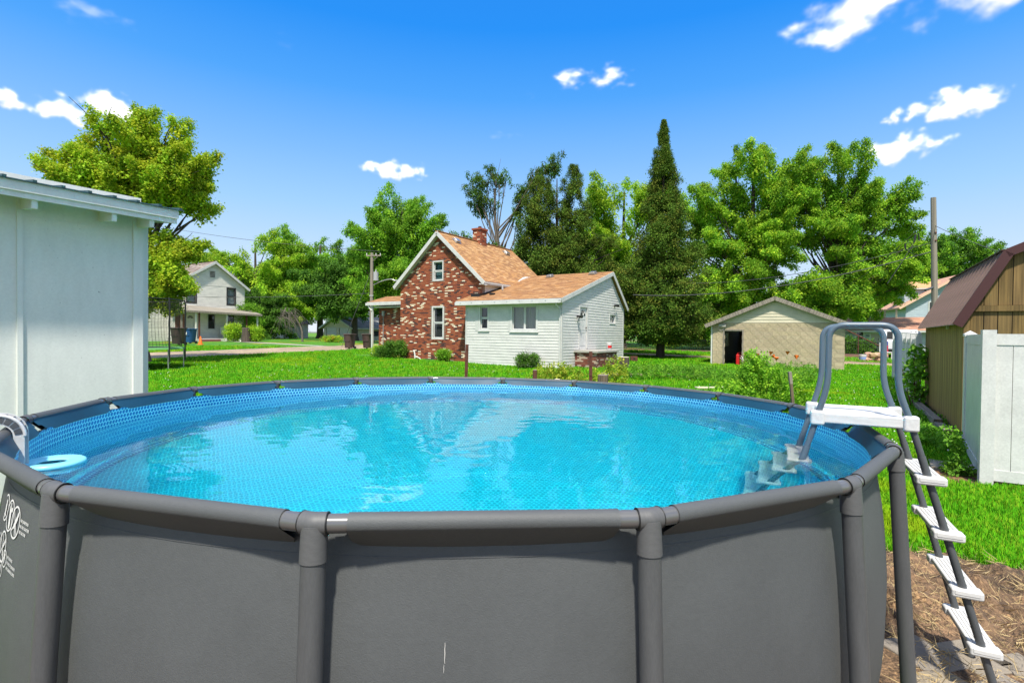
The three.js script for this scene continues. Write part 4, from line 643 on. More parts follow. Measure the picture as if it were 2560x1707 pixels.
// ---------------------------------------------------------------- white vinyl fences
{
  const vm = mat([.71, .705, .69], { roughness: .38, map: grainT }), fy = .01;
  const f = lot('vinyl_fence', 'white vinyl privacy fence corner beside the plank shed', 'fence', 8.82, -1.47, fy);
  const post = (x, z, top, cap = true) => { const p = part(f, 'post', span(x, x + .135, -.1, top, z - .135, z), vm); if (cap) { const g = new THREE.ConeGeometry(.115, .06, 4); g.rotateY(Math.PI / 4); g.translate(x + .0675, top + .035, z - .0675); part(p, 'post_cap', [g, span(x - .012, x + .147, top - .03, top + .008, z - .147, z + .012)], vm); } };
  post(0, 0, 1.985, false); post(.19, -2.42, 1.94, true); post(2.45, 0, 1.985, false);
  const panel = (m4, L, y0, y1) => { part(f, 'rail', put(span(0, L, y1 - .14, y1, -.09, -.045), m4), vm); part(f, 'rail', put(span(0, L, y0, y0 + .14, -.09, -.045), m4), vm); const n = Math.round(L / .163); for (let i = 0; i < n; i++) part(f, 'board', put(span(i * L / n + .003, (i + 1) * L / n - .003, y0 + .13, y1 - .13, -.082, -.055), m4), vm); };
  panel(FRONT(.135, 0, 0), 2.315, .07, 1.935); panel(new THREE.Matrix4().makeTranslation(.11, 0, -.12).multiply(new THREE.Matrix4().makeRotationY(Math.PI / 2 - .078)), 2.3, .08, 1.93);
  const b = lot('vinyl_fence', 'far white vinyl fence of spaced boards behind the plank shed', 'fence', 17.3, -1.62, .12);
  for (let i = 0; i < 7; i++) { const z = -i * 1.35; const p = part(b, 'post', span(-.06, .06, -.1 + i * .02, 1.88 + i * .022, z - .06, z + .06), vm); const g = new THREE.ConeGeometry(.10, .06, 4); g.rotateY(Math.PI / 4); g.translate(0, 1.91 + i * .022, z); part(p, 'post_cap', g, vm); if (i < 6) { part(b, 'rail', [span(-.02, .02, 1.62, 1.74, z - 1.3, z - .06), span(-.02, .02, .25, .37, z - 1.3, z - .06)], vm); for (let k = 0; k < 4; k++) part(b, 'board', span(.022, .040, .1, 1.76 + i * .02, z - .2 - k * .29 - .2, z - .2 - k * .29), vm); } }
}

// ---------------------------------------------------------------- old white house across the street
{
  const FA = 24.2, FB = 53.1, y0 = .72, h = lot('white_house', 'old two-storey white house with sagging porch across the street', 'house', FA, FB, y0), r = rngOf(31);
  // front gable faces +x here; s runs away from the near-left corner
  const W = 6.75, em = SIDE(0, 0, 0), eave = 6.35 - y0, peak = 8.62 - y0, D = 8.5, mid = 27.78 - FA;
  const win = [[1.05, 1.85, 4.62 - y0, 6.2 - y0], [4.92, 5.70, 4.60 - y0, 6.2 - y0], [3.0, 3.68, 2.08 - y0, 3.52 - y0], [4.95, 5.62, 2.2 - y0, 3.48 - y0]], dr = [.98, 1.72, 1.36 - y0, 3.5 - y0];
  part(h, 'wall', put(prism([[0, -.2], [W, -.2], [W, eave], [mid, peak], [0, eave]], .15, [...win.map((q) => rect(...q)), rect(...dr)]), em), M.oldSiding);
  const grow = (q, e) => [q[0] - e, q[1] + e, q[2] - e, q[3] + e], sl = (peak - eave) / mid, sr = (peak - eave) / (W - mid);
  part(h, 'lap_boards', merge(boards(em, { s0: .05, s1: W - .05, y0: .2, y1: peak - .12, exp: .125, holes: [...win.map((q) => grow(q, .1)), grow(dr, .1)], lo: (y) => y < eave ? .05 : (y - eave) / sl + .06, hi: (y) => y < eave ? W - .05 : W - (y - eave) / sr - .06 })), M.oldSiding, 'stuff');
  part(h, 'wall', span(-D, -.15, -.2, eave, -.15, 0), M.oldSiding); part(h, 'lap_boards', merge(boards(FRONT(-D, 0, 0), { s0: 0, s1: D - .03, y0: .2, y1: eave - .05, exp: .125 })), M.oldSiding, 'stuff');
  part(h, 'wall', span(-D, -D + .15, -.2, eave, -W, -.15), M.oldSiding); part(h, 'wall', span(-D, -.15, -.2, eave, -W, -W + .15), M.oldSiding);
  part(h, 'porch_wing', [span(-7.5, -1.6, -.2, 3.4, .02, 2.6)], M.oldSiding);
  for (const q of win) windowPart(h, em, ...q, { trim: .1, mat: M.black, trimMat: q[2] > 3 ? M.dark : M.trim, curtain: q[2] > 3 ? M.grey : M.screen });
  doorPart(h, em, ...dr, { fan: true });
  part(h, 'gable_vent', [put(merge([...frameGeo(3.1, 3.72, 7.12 - y0, 7.86 - y0, .07, 0, .05)]), em)], M.trim); for (let i = 0; i < 5; i++) part(h, 'louvre', put(span(3.17, 3.65, 7.2 - y0 + i * .125, 7.27 - y0 + i * .125, .0, .04), em), M.brownBin);
  part(h, 'band_board', put(span(0, W, eave - .02, eave + .02, 0, .03), em), M.oldSiding);
  const ov = .35, at = (s, y, x) => V(x, y, -s), Lp = [-ov, eave - ov * sl + .12], Rp = [W + ov, eave - ov * sr + .12], K = [mid, peak + .14];
  const deck = (name, p, q, flip) => { const a = at(p[0], p[1], ov), b = at(p[0], p[1], -D - .3), c = at(q[0], q[1], -D - .3), d = at(q[0], q[1], ov); const m = part(h, name, slab(...(flip ? [b, a, d, c] : [a, b, c, d]), .1), M.trim); const eu = b.clone().sub(a), ev = d.clone().sub(a), lu = eu.length(), lv = ev.length(); eu.normalize(); ev.normalize(); const g = shinglePieces(a.clone().add(V(0, .003, 0)), eu, ev, lu, lv, { tab: .6, exp: .2, geo: tabGeo(.2), nm: 4, r }); const cols = [[.20, .155, .13], [.25, .20, .17], [.17, .125, .105], [.30, .25, .21]].map((q2) => mat(q2, { roughness: .95 })); part(m, 'shingles', mergeGeometries(g.map((t) => { const gg = t.geo.clone().applyMatrix4(t.m4), col = new Float32Array(gg.attributes.position.count * 3), cc = cols[t.k].color; for (let i = 0; i < col.length; i += 3) { col[i] = cc.r; col[i + 1] = cc.g; col[i + 2] = cc.b; } gg.setAttribute('color', new THREE.BufferAttribute(col, 3)); return gg; })), roofing, 'stuff'); };
  deck('roof_slope', Lp, K, false); deck('roof_slope', Rp, K, true);
  part(h, 'rake_board', [beam(at(Lp[0], Lp[1] - .1, ov + .02), at(K[0], K[1] - .1, ov + .02), .04, .22)], M.trim); part(h, 'rake_board', [beam(at(Rp[0], Rp[1] - .1, ov + .02), at(K[0], K[1] - .1, ov + .02), .04, .22)], M.trim);
  // porch: floor, roof on thin posts
  const pd = 1.9, py = 4.0 - y0;
  part(h, 'porch_floor', span(0, pd, .1, .42, -W - .2, .4), M.oldSiding);
  part(h, 'porch_roof', [slab(V(pd + .25, py - .22, .8), V(pd + .25, py - .38, -W - .6), V(-.02, py + .08, -W - .6), V(-.02, py + .38, .8), .10)], mat([.30, .27, .22], { roughness: .95, map: grainT }));
  part(h, 'porch_fascia', [beam(V(pd + .27, py - .33, .8), V(pd + .27, py - .49, -W - .6), .05, .16)], M.greyWood);
  for (const [s, m] of [[.95, M.oldSiding], [1.25, M.rust], [3.85, M.oldSiding], [5.85, M.rust], [W + .25, M.oldSiding], [-.3, M.greyWood]]) part(h, 'porch_post', span(pd - .08, pd + .04, .1, py - .4, -s - .06, -s + .06), m);
  part(h, 'brick_panel', put(span(-.0, .85, .3, 3.45 - y0, .0, .05), em), mat([.20, .085, .06], { roughness: .95 }));
  for (let i = 0; i < 3; i++) part(h, 'step', span(pd + i * .28, pd + .3 + i * .28, -.3, .34 - i * .16, -3.1, -1.35), mat([.20, .07, .065], { roughness: .85 }));
  part(h, 'porch_chair', [put(merge([box(.7, .05, .5, 4.3, .85, .7), box(.7, .7, .05, 4.3, 1.2, .45), ...[-.3, .3].flatMap((x) => [.5, .9].map((z) => box(.05, .45, .05, 4.3 + x, .62, z)))]), em)], M.trim);
}
// things along the street
function wheelieBin(name, label, cat, [x, z], m, group, turn = 0) {
  const o = thing(name, label, cat, [x, groundY(x, z), z], -AL + turn, group);
  const body = new THREE.CylinderGeometry(.46, .36, .95, 4, 1); body.rotateY(Math.PI / 4); body.scale(.86, 1, 1); body.translate(0, .56, 0); part(o, 'body', [body, box(.5, .06, .02, 0, .62, .33)], m);
  part(o, 'lid', [rbox(.68, .07, .74, .03, 0, 1.07, 0), box(.5, .03, .06, 0, 1.09, -.38)], m);
  for (const s of [-1, 1]) { const w = new THREE.CylinderGeometry(.1, .1, .06, 14); w.rotateZ(Math.PI / 2); w.translate(s * .27, .1, -.27); part(o, 'wheel', w, M.black); }
  return o;
}
wheelieBin('wheelie_bin', 'brown wheelie bin at the kerb by the trampoline', 'bin', [-26.3, -41.1], M.brownBin, 'brown wheelie bins', .3).scale.setScalar(1.25);
{ const o = wheelieBin('recycling_bin', 'blue recycling bin in front of the old white house', 'bin', [-27.3, -44.2], M.blueBin, undefined, .3); o.scale.setScalar(1.15); part(o, 'emblem', box(.18, .2, .012, 0, .75, .36), M.white); }
wheelieBin('wheelie_bin', 'brown wheelie bin below the utility pole, left of a pair', 'bin', ab(25.6, 30.4), M.brownBin, 'brown wheelie bins', .2); wheelieBin('wheelie_bin', 'brown wheelie bin below the utility pole, right of a pair', 'bin', ab(26.6, 29.6), M.brownBin, 'brown wheelie bins', .25);
{ // traffic cone
  const [x, z] = [-25.1, -42], c = thing('traffic_cone', 'small orange traffic cone on the grass across the street', 'cone', [x, groundY(x, z), z], 0); part(c, 'cone', new THREE.LatheGeometry([[.16, .03], [.15, .05], [.045, .68], [.0, .69]].map(([a, b]) => new THREE.Vector2(a, b)), 16), M.orange); part(c, 'base', rbox(.4, .04, .4, .015, 0, .02, 0), M.orange);
}
{ // stump in front of the white house
  const [x, z] = [-24.8, -48.6], s = thing('tree_stump', 'tall grey-brown tree stump before the white house porch', 'stump', [x, groundY(x, z), z]); const g = new THREE.CylinderGeometry(.32, .42, 1.35, 14, 5); const p = g.attributes.position; for (let i = 0; i < p.count; i++) { const k = 1 + .12 * PN.noise(p.getX(i) * 4, p.getY(i) * 2, p.getZ(i) * 4); p.setX(i, p.getX(i) * k); p.setZ(i, p.getZ(i) * k); } g.computeVertexNormals(); g.translate(0, .65, 0); part(s, 'trunk', g, M.bark); part(s, 'cut_top', cyl(.31, .30, .03, 14, 0, 1.31, 0), M.greyWood);
}
{ // trampoline with its net
  const x = -15.35, z = -20.9, y = groundY(x, z), t = thing('trampoline', 'round trampoline with black safety net at the edge of the lawn', 'trampoline', [x, y, z]), R = 1.85, H = .86;
  part(t, 'mat', cyl(R - .22, R - .22, .012, 40, 0, H - .02, 0), M.black); part(t, 'ring', (() => { const g = new THREE.TorusGeometry(R, .03, 8, 48); g.rotateX(Math.PI / 2); g.translate(0, H - .02, 0); return g; })(), M.slateLow);
  part(t, 'pad', new THREE.LatheGeometry([[R - .26, H + .0], [R - .2, H + .02], [R + .03, H + .015], [R + .05, H - .05]].map(([a, b]) => new THREE.Vector2(a, b)), 48), mat([.10, .28, .08], { roughness: .7 }));
  for (let i = 0; i < 8; i++) { const a = i / 8 * 2 * Math.PI + .2, c = Math.cos(a), s = Math.sin(a); part(t, 'leg', [bar(V(R * c, 0, R * s), V(R * c, H, R * s), .022, 8)], M.chrome); if (i % 2) part(t, 'leg_foot', bar(V(R * c, .02, R * s), V(R * Math.cos(a + .785), .02, R * Math.sin(a + .785)), .02, 8), M.chrome); part(t, 'net_pole', [pipe([V((R + .05) * c, .3, (R + .05) * s), V((R + .05) * c, 1.6, (R + .05) * s), V((R + .06) * c, 2.6, (R + .06) * s), V((R + .02) * c, 2.85, (R + .02) * s)], .03, 8, 16)], M.black); }
  const net = []; const P = (a, h) => V((R - .04 - .12 * Math.sin(Math.PI * (h - H) / 2)) * Math.cos(a), h, (R - .04 - .12 * Math.sin(Math.PI * (h - H) / 2)) * Math.sin(a));
  const N = 84; for (let i = 0; i < N; i++) { const a = i / N * 2 * Math.PI; for (let k = 0; k < 4; k++) net.push(bar(P(a, H + k * .48), P(a, H + (k + 1) * .48), .0045, 3)); } for (let k = 0; k <= 34; k++) { const h = H + k * 1.92 / 34, g = new THREE.TorusGeometry(P(0, h).x, .0042, 3, 40); g.rotateX(Math.PI / 2); g.translate(0, h, 0); net.push(g); }
  part(t, 'safety_net', merge(net), M.black, 'stuff'); part(t, 'net_rim', (() => { const g = new THREE.TorusGeometry(R - .02, .022, 6, 48); g.rotateX(Math.PI / 2); g.translate(0, 2.8, 0); return g; })(), M.black);
}
// ---------------------------------------------------------------- grey-roofed garage far left of the brick house
{
  const h = lot('double_garage', 'beige double garage with grey roof beyond the street', 'garage', 39.3, 46.4, .85), r = rngOf(61), w = 4.75, e = 1.62, pk = 2.72, D = 9;
  part(h, 'wall', put(prism([[-w, -.2], [0, -.2], [0, e], [-w / 2, pk], [-w, e]], .15, [rect(-4.35, -2.55, 0, 1.5), rect(-2.1, -.3, 0, 1.5)]), FRONT(0, 0, 0)), M.creamSiding);
  for (const s of [-4.35, -2.1]) { const d = sub(h, 'overhead_door'); for (let k = 0; k < 4; k++) part(d, 'panel', span(s + .04, s + 1.76, k * .375 + .005, k * .375 + .365, -.1, -.06), M.white); part(d, 'door_trim', [span(s - .08, s, 0, 1.58, 0, .03), span(s + 1.8, s + 1.88, 0, 1.58, 0, .03), span(s, s + 1.8, 1.5, 1.58, 0, .03)], M.trim); }
  part(h, 'wall', span(-.15, 0, -.2, e, -D, -.15), M.creamSiding); part(h, 'window', [span(-.0, .03, .6, 1.2, -4.0, -3.2)], M.screen); part(h, 'wall', span(-w, 0, -.2, e, -D - .1, -D), M.creamSiding); part(h, 'wall', span(-w, -w + .15, -.2, e, -D, -.15), M.creamSiding);
  const L = V(-w - .45, e - .12, 0), R = V(.45, e - .12, 0), K = V(-w / 2, pk + .12, 0), at = (p, z) => V(p.x, p.y, z);
  for (const [p, f] of [[R, 0], [L, 1]]) { const q = [at(p, .35), at(p, -D - .3), at(K, -D - .3), at(K, .35)]; const m = part(h, 'roof', slab(...(f ? [q[1], q[0], q[3], q[2]] : q), .08), greyTab[1]); if (!f) { const eu = V(0, 0, -1), ev = K.clone().sub(R), lv = ev.length(); ev.normalize(); const g = shinglePieces(at(R, .35).add(V(0, .003, 0)), eu, ev, D + .65, lv, { tab: .6, exp: .2, geo: tabGeo(.2), nm: 4, r }); part(m, 'shingles', mergeGeometries(g.map((t) => { const gg = t.geo.clone().applyMatrix4(t.m4), col = new Float32Array(gg.attributes.position.count * 3), cc = greyTab[t.k].color; for (let i = 0; i < col.length; i += 3) { col[i] = cc.r; col[i + 1] = cc.g; col[i + 2] = cc.b; } gg.setAttribute('color', new THREE.BufferAttribute(col, 3)); return gg; })), roofing, 'stuff'); } }
  part(h, 'rake_board', [beam(at(L, .37).add(V(0, -.05, 0)), at(K, .37).add(V(0, -.05, 0)), .04, .14), beam(at(R, .37).add(V(0, -.05, 0)), at(K, .37).add(V(0, -.05, 0)), .04, .14)], M.trim); part(h, 'eave_fascia', span(.40, .46, e - .24, e - .12, -D - .3, .35), M.trim);
  const s = lot('white_outbuilding', 'small white outbuilding with dark roof among the far trees', 'outbuilding', 44, 66, .9); part(s, 'wall', put(prism([[-3, -.2], [0, -.2], [0, 2.2], [-1.5, 3.1], [-3, 2.2]], 4), FRONT(0, 0, 0)), M.oldSiding); part(s, 'roof', [slab(V(.3, 2.1, .3), V(.3, 2.1, -4.3), V(-1.5, 3.2, -4.3), V(-1.5, 3.2, .3), .1), slab(V(-3.3, 2.1, -4.3), V(-3.3, 2.1, .3), V(-1.5, 3.2, .3), V(-1.5, 3.2, -4.3), .1)], mat([.06, .055, .055])); part(s, 'window', span(-1.2, -.6, .9, 1.7, 0, .03), M.screen);
}
// ---------------------------------------------------------------- utility poles and wires
{
  const p = thing('utility_pole', 'wooden utility pole with transformer and street lamp left of the brick house', 'utility pole', [-11.2, .6, -41.5]); const H = 7.6;
  const g = new THREE.CylinderGeometry(.12, .16, H, 12); g.translate(0, H / 2, 0); part(p, 'pole', g, M.greyWood); part(p, 'cross_arm', [beam(V(-.42, H - .25, .1), V(.75, H - .22, .1), .08, .1), bar(V(.05, H - .7, .1), V(.55, H - .26, .1), .02, 6)], M.greyWood);
  for (const x of [-.38, .35, .7]) part(p, 'insulator', cyl(.04, .03, .14, 8, x, H - .18, .1), M.white);
  part(p, 'transformer', [cyl(.2, .2, .62, 14, .34, 5.45, .05), cyl(.06, .03, .2, 8, .34, 6.08, .05), cyl(.22, .22, .05, 14, .34, 5.4, .05)], M.grey);
  const arm = part(p, 'lamp_arm', pipe([V(.1, 5.05, 0), V(.8, 5.35, .1), V(1.5, 5.5, .2), V(1.9, 5.42, .25)], .035, 8, 20), M.chrome); part(arm, 'lamp_head', rbox(.5, .1, .2, .04, 2.05, 5.38, .27), M.grey); part(p, 'bracket', [box(.3, .08, .1, 0, 4.2, .1)], M.grey);
  const q = thing('utility_pole', 'tall bare wooden pole rising behind the plank shed', 'utility pole', [16.28, .3, -20]); const gq = new THREE.CylinderGeometry(.088, .115, 6.95, 14, 6); gq.translate(0, 3.475, 0); gq.applyMatrix4(new THREE.Matrix4().set(1, -.034, 0, 0, 0, 1, 0, 0, 0, 0, 1, 0, 0, 0, 0, 1)); part(q, 'pole', gq, M.greyWood); part(q, 'cross_brace', [bar(V(-.14, 3.55, 0), V(-.62, 3.40, .2), .045, 8)], M.slateLow); part(q, 'bolt', [box(.06, .05, .25, -.2, 5.6, 0), box(.06, .05, .25, -.19, 5.3, 0)], M.rust);
  const wire = (name, label, pts, r = .018) => { const w = thing(name, label, 'cable', [0, 0, 0]); part(w, 'strand', pipe(pts, r, 5, 60), M.wire); };
  const sag = (a, b, s, n = 8) => Array.from({ length: n + 1 }, (_, i) => { const t = i / n; return a.clone().lerp(b, t).add(V(0, -s * 4 * t * (1 - t), 0)); });
  const A = V(16.05, 5.2, -20), Hs = V(6.05, 3.9, -26.2);
  wire('service_cable', 'thick service cable drooping from the bare pole to the white addition', sag(A, Hs, .55), .02); wire('service_cable', 'upper thin cable drooping from the bare pole in front of the big maple', sag(V(16.05, 5.55, -20), V(9.6, 4.9, -30), .45), .014);
  wire('overhead_wire', 'high wire crossing the sky left of the brick house', sag(V(-46, 15.0, -62), V(-10.5, 8.3, -41.4), .5), .02); wire('overhead_wire', 'low wire passing before the dark trees at left', sag(V(-38, 5.4, -52), V(-11.2, 5.0, -41.5), .3), .02); wire('guy_wire', 'slanting guy wire beside the left utility pole', [V(-11.3, 6.6, -41.5), V(-12.3, 3.7, -41.2), V(-13.4, .7, -41)], .018);
  wire('overhead_wire', 'pale wire slanting down to the shed ridge at right', sag(V(16.1, 6.2, -20), V(14.0, 3.75, -13.6), .1), .01); wire('overhead_wire', 'dark wire slanting between the big maple and the bare pole', sag(V(15.5, 5.95, -20.2), V(25.5, 5.8, -40), .2), .014);
  const sp = thing('cable_splice', 'knot of dark connectors and loops hanging beside the bare pole', 'connector', [15.45, 5.55, -20]); part(sp, 'connector', [bar(V(-.05, .3, 0), V(-.1, .0, 0), .035, 8), bar(V(.06, .34, 0), V(.09, .05, 0), .022, 8), bar(V(-.45, -.05, 0), V(-.43, -.25, 0), .03, 8)], M.black); const lp = (x, y, rr) => { const t = new THREE.TorusGeometry(rr, .008, 5, 20, 4.6); t.translate(x, y, 0); return t; }; part(sp, 'loop', [lp(-.32, -.15, .14), lp(-.08, -.25, .12), pipe([V(-.45, -.25, 0), V(-.2, -.42, 0), V(.1, -.5, 0)], .012, 5, 12)], M.black); part(sp, 'lead', pipe([V(-.1, 0, 0), V(-.55, -.75, 0), V(-1.1, -1.6, 0)], .012, 5, 12), M.black);
  const wt = thing('water_tower', 'distant grey metal tower with small tank on legs', 'tower', [90.3, 0, -120]); part(wt, 'tank', new THREE.SphereGeometry(.95, 14, 8, 0, 7, 0, 1.57).translate(0, 19.2, 0), M.grey); part(wt, 'deck', cyl(1.9, 1.9, .2, 16, .6, 19.0, 0), M.grey); for (const [x, z] of [[-.5, -.5], [.9, -.4], [.9, .6], [-.5, .6]]) part(wt, 'leg', bar(V(x, 0, z), V(x, 19, z), .1, 6), M.grey); part(wt, 'mast', [bar(V(.7, 19, 0), V(.7, 21.1, 0), .07, 6), bar(V(-.6, 20.9, 0), V(1.3, 20.95, 0), .05, 6), bar(V(2.2, 19, 0), V(2.2, 20, 0), .06, 6)], M.rust); part(wt, 'platform', [box(2.6, .25, 2, -1.2, 17.6, 0), bar(V(-1.2, 0, 0), V(-1.2, 17.5, 0), .12, 6), bar(V(-.4, 0, 0), V(-.4, 17.5, 0), .12, 6), bar(V(-6, 12.5, 0), V(-1.6, 17.5, 0), .1, 6)], M.grey);
}
// ---------------------------------------------------------------- low house, dormered house and car at the far right
{
  const h = lot('low_house', 'low blue-grey house with pinkish roof seen through the ladder', 'house', 52, -.45, .55), r = rngOf(71); // wall faces the camera
  const L = 9, e = 1.9, m4 = FRONT(0, 0, 0), gw = mat([.46, .50, .56], { map: grainT, roughness: .8 });
  const win = [.25, .80, 1.12, 1.82], dr = [1.30, 1.90, .2, 1.66];
  part(h, 'wall', put(prism(rect(-.6, L, -.3, e), .15, [rect(...win), rect(...dr)]), m4), gw); part(h, 'lap_boards', merge(boards(m4, { s0: -.6, s1: L, y0: .1, y1: e - .05, exp: .16, holes: [win, dr].map((q) => [q[0] - .08, q[1] + .08, q[2] - .08, q[3] + .08]) })), gw, 'stuff'); part(h, 'wall', span(-.6, -.45, -.3, e, -6, -.15), gw);
  windowPart(h, m4, ...win, { trim: .06, curtain: M.screen }); doorPart(h, m4, ...dr, { mat: mat([.42, .34, .33]) });
  const p0 = V(-.9, e + .02, .55), p1 = V(L + .4, e + .02, .55), p2 = V(L + .4, e + 1.15, -3), p3 = V(-.9, e + 1.15, -3), rf = part(h, 'roof', slab(p0, p1, p2, p3, .14), M.trim), ev = p3.clone().sub(p0), lv = ev.length(); ev.normalize(); pieces(rf, 'shingle', shinglePieces(p0.clone().add(V(0, .004, 0)), V(1, 0, 0), ev, L + 1.3, lv, { tab: .45, exp: .2, geo: tabGeo(.2), nm: 4, r }), pinkTan, null, roofing); part(h, 'roof_slope', slab(V(L + .4, e, -6.6), V(-.9, e, -6.6), p3, p2, .1), pinkTan[0]);
  for (const x of [2.0, 2.35, 3.15]) part(h, 'chimney_pipe', span(x - .07, x + .07, e + 1.0, e + 1.85, -3.1, -2.9), M.creamSiding);
  part(h, 'house_number', put(merge([box(.04, .12, .01, 1.02, 1.5, .03), box(.04, .12, .01, 1.1, 1.5, .03), box(.04, .12, .01, 1.18, 1.5, .03)]), m4), M.black);
  // stair rail before it
  const s = lot('stair_rail', 'dark metal stair rail before the low blue-grey house', 'railing', 41, -.35, .62); part(s, 'post', [bar(V(.35, 0, 0), V(.35, 1.35, 0), .03, 8)], M.rust); part(s, 'hand_rail', [bar(V(-.3, 1.75, 0), V(1.8, .55, 0), .035, 8)], M.rust); part(s, 'post', [bar(V(1.5, 0, 0), V(1.5, .7, 0), .025, 8)], M.rust);
  // stone planters and a pail
  for (const [a, b, k] of [[36.6, -1.25, 0], [36.9, -1.75, 1]]) { const [x, z] = ab(a, b), st = thing('stone_pile', k ? 'right rough heap of tan stones by the far driveway' : 'left rough heap of tan stones by the far driveway', 'stones', [x, groundY(x, z), z], -AL, 'stone heaps'); const rr = rngOf(80 + k); for (let i = 0; i < 6; i++) { const g = new THREE.DodecahedronGeometry(.2, 0); g.scale(1 + rr() * .4, .6 + rr() * .3, 1); g.rotateY(rr() * 6); g.translate((rr() - .5) * .5, .12 + Math.floor(i / 3) * .26, (rr() - .5) * .3); part(st, 'stone', g, mat([.36 + rr() * .1, .25 + rr() * .06, .16 + rr() * .04], { roughness: .95 })); } }
  { const [x, z] = ab(36.4, -.85), b = thing('paint_pail', 'white and blue pail beside the far stone heaps', 'pail', [x, groundY(x, z), z]); part(b, 'pail', new THREE.LatheGeometry([[0, .0], [.16, .0], [.2, .38], [.21, .4], [.18, .4], [.15, .03]].map(([p, q]) => new THREE.Vector2(p, q)), 18), M.whitePlastic); part(b, 'band', new THREE.CylinderGeometry(.19, .178, .14, 18, 1, true).translate(0, .2, 0), mat([.2, .3, .6])); }
  // white van parked with its back to us
  const c = lot('parked_van', 'white van parked beside the low blue-grey house', 'van', 43, -2.95, .62); const bm = phys([.78, .79, .80], { roughness: .25, clearcoat: .6 });
  const side = [[-2.3, .35], [2.2, .35], [2.25, .95], [1.35, 1.1], [.75, 1.75], [-2.1, 1.8], [-2.35, 1.1]]; const bg = new THREE.ExtrudeGeometry(new THREE.Shape(side.map(([x, y]) => new THREE.Vector2(-x, y))), { depth: 1.75, bevelEnabled: true, bevelThickness: .05, bevelSize: .06, bevelSegments: 3 }); bg.rotateY(Math.PI / 2); bg.translate(-.87, 0, 0); part(c, 'body', bg, bm);
  part(c, 'windscreen', [box(1.5, .5, .02, 0, 1.42, 2.335).rotateX(0)], M.screen); part(c, 'side_glass', [box(.02, .42, 1.6, -.945, 1.45, .9), box(.02, .42, .8, -.945, 1.45, -.6)], M.screen); part(c, 'bumper', [rbox(1.78, .2, .16, .05, 0, .48, 2.36)], M.black); part(c, 'tail_lamp', [box(.14, .34, .03, -.80, 1.05, 2.37)], M.red); part(c, 'tail_lamp', [box(.14, .34, .03, .80, 1.05, 2.37)], M.red); part(c, 'number_plate', box(.34, .16, .02, 0, .78, 2.37), M.trim);
  for (const [x, z] of [[-.85, 1.4], [.85, 1.4], [-.85, -1.4], [.85, -1.4]]) { const t = new THREE.TorusGeometry(.26, .1, 10, 24); t.rotateY(Math.PI / 2); t.translate(x, .34, z); const w = part(c, 'wheel', t, M.black); const rm = new THREE.CylinderGeometry(.2, .2, .16, 16); rm.rotateZ(Math.PI / 2); rm.translate(x, .34, z); part(w, 'rim', rm, M.chrome); }
  // garden clutter: plastic chair with clothes on it
  const [cx, cz] = ab(39.5, -2.1), ch = thing('lawn_chair', 'lawn chair hung with red and blue cloth beside the van', 'chair', [cx, groundY(cx, cz), cz], -AL + .4); part(ch, 'seat', rbox(.5, .05, .5, .02, 0, .45, 0), M.white); part(ch, 'back', rbox(.5, .55, .05, .02, 0, .75, -.25), M.white); for (const [x, z] of [[-.22, -.2], [.22, -.2], [-.22, .22], [.22, .22]]) part(ch, 'leg', box(.04, .45, .04, x, .22, z), M.white); part(ch, 'cloth', rbox(.3, .5, .07, .03, .08, .62, -.2), mat([.35, .02, .05])); part(ch, 'towel', rbox(.2, .35, .08, .03, .12, .95, -.22), mat([.03, .04, .22]));
  // dormered house beyond
  const d = thing('dormer_house', 'pale blue house with tan dormer and steep gable at far right', 'house', [49, 0, -65], -.35); const bw = mat([.44, .51, .58], { map: grainT, roughness: .85 });
  const px = 5.3, py = 9.5, ex = -.2, ey = 6.0;
  part(d, 'gable_wall', put(prism([[0, .5], [10.6, .5], [10.6, ey], [px, py - .2], [0, ey]], 8, []), FRONT(0, 0, 0)), bw); part(d, 'lap_boards', merge(boards(FRONT(0, 0, .002), { s0: .05, s1: 10.5, y0: 3.2, y1: py - .4, exp: .22, holes: [[2.3, 4.6, 4.2, 6.4], [4.7, 6, 7.2, 8.2]], lo: (y) => y < ey ? .05 : (y - ey) / (py - ey) * px, hi: (y) => y < ey ? 10.5 : 10.6 - (y - ey) / (py - ey) * px })), bw, 'stuff');
  part(d, 'window', [span(2.4, 4.5, 4.3, 6.3, 0, .05)], M.screen); part(d, 'window', [span(4.8, 5.9, 7.3, 8.1, 0, .05)], M.screen); part(d, 'window_trim', frameGeo(2.3, 4.6, 4.2, 6.4, .12, 0, .08), M.trim);
  const sl2 = (py - ey) / px; const rr2 = part(d, 'main_roof', [slab(V(-.8, ey - .8 * sl2 + .2, .6), V(px, py + .15, .6), V(px, py + .15, -8.4), V(-.8, ey - .8 * sl2 + .2, -8.4), .18), slab(V(px, py + .15, .6), V(11.4, ey - .8 * sl2 + .2, .6), V(11.4, ey - .8 * sl2 + .2, -8.4), V(px, py + .15, -8.4), .18)], pinkTan[1]); void rr2; part(d, 'rake_board', [beam(V(-.85, ey - .8 * sl2 + .08, .63), V(px, py + .04, .63), .06, .28)], mat([.66, .42, .30])); part(d, 'rake_board', [beam(V(11.4, ey - .8 * sl2 + .08, .63), V(px, py + .04, .63), .06, .28)], mat([.66, .42, .30]));
  part(d, 'dormer', [span(.2, 4, 6.0, 8.1, -3.6, -1.2)], bw); part(d, 'dormer_roof', [slab(V(-.5, 8.15, -.9), V(4.6, 8.15, -.9), V(4.6, 9.1, -2.6), V(-.5, 9.1, -2.6), .16), span(-1.0, -.4, 7.6, 8.3, -3.2, -1.6)], tan[3]); part(d, 'dormer_fascia', span(-.52, 4.4, 8.0, 8.13, -.92, -.86), M.trim);
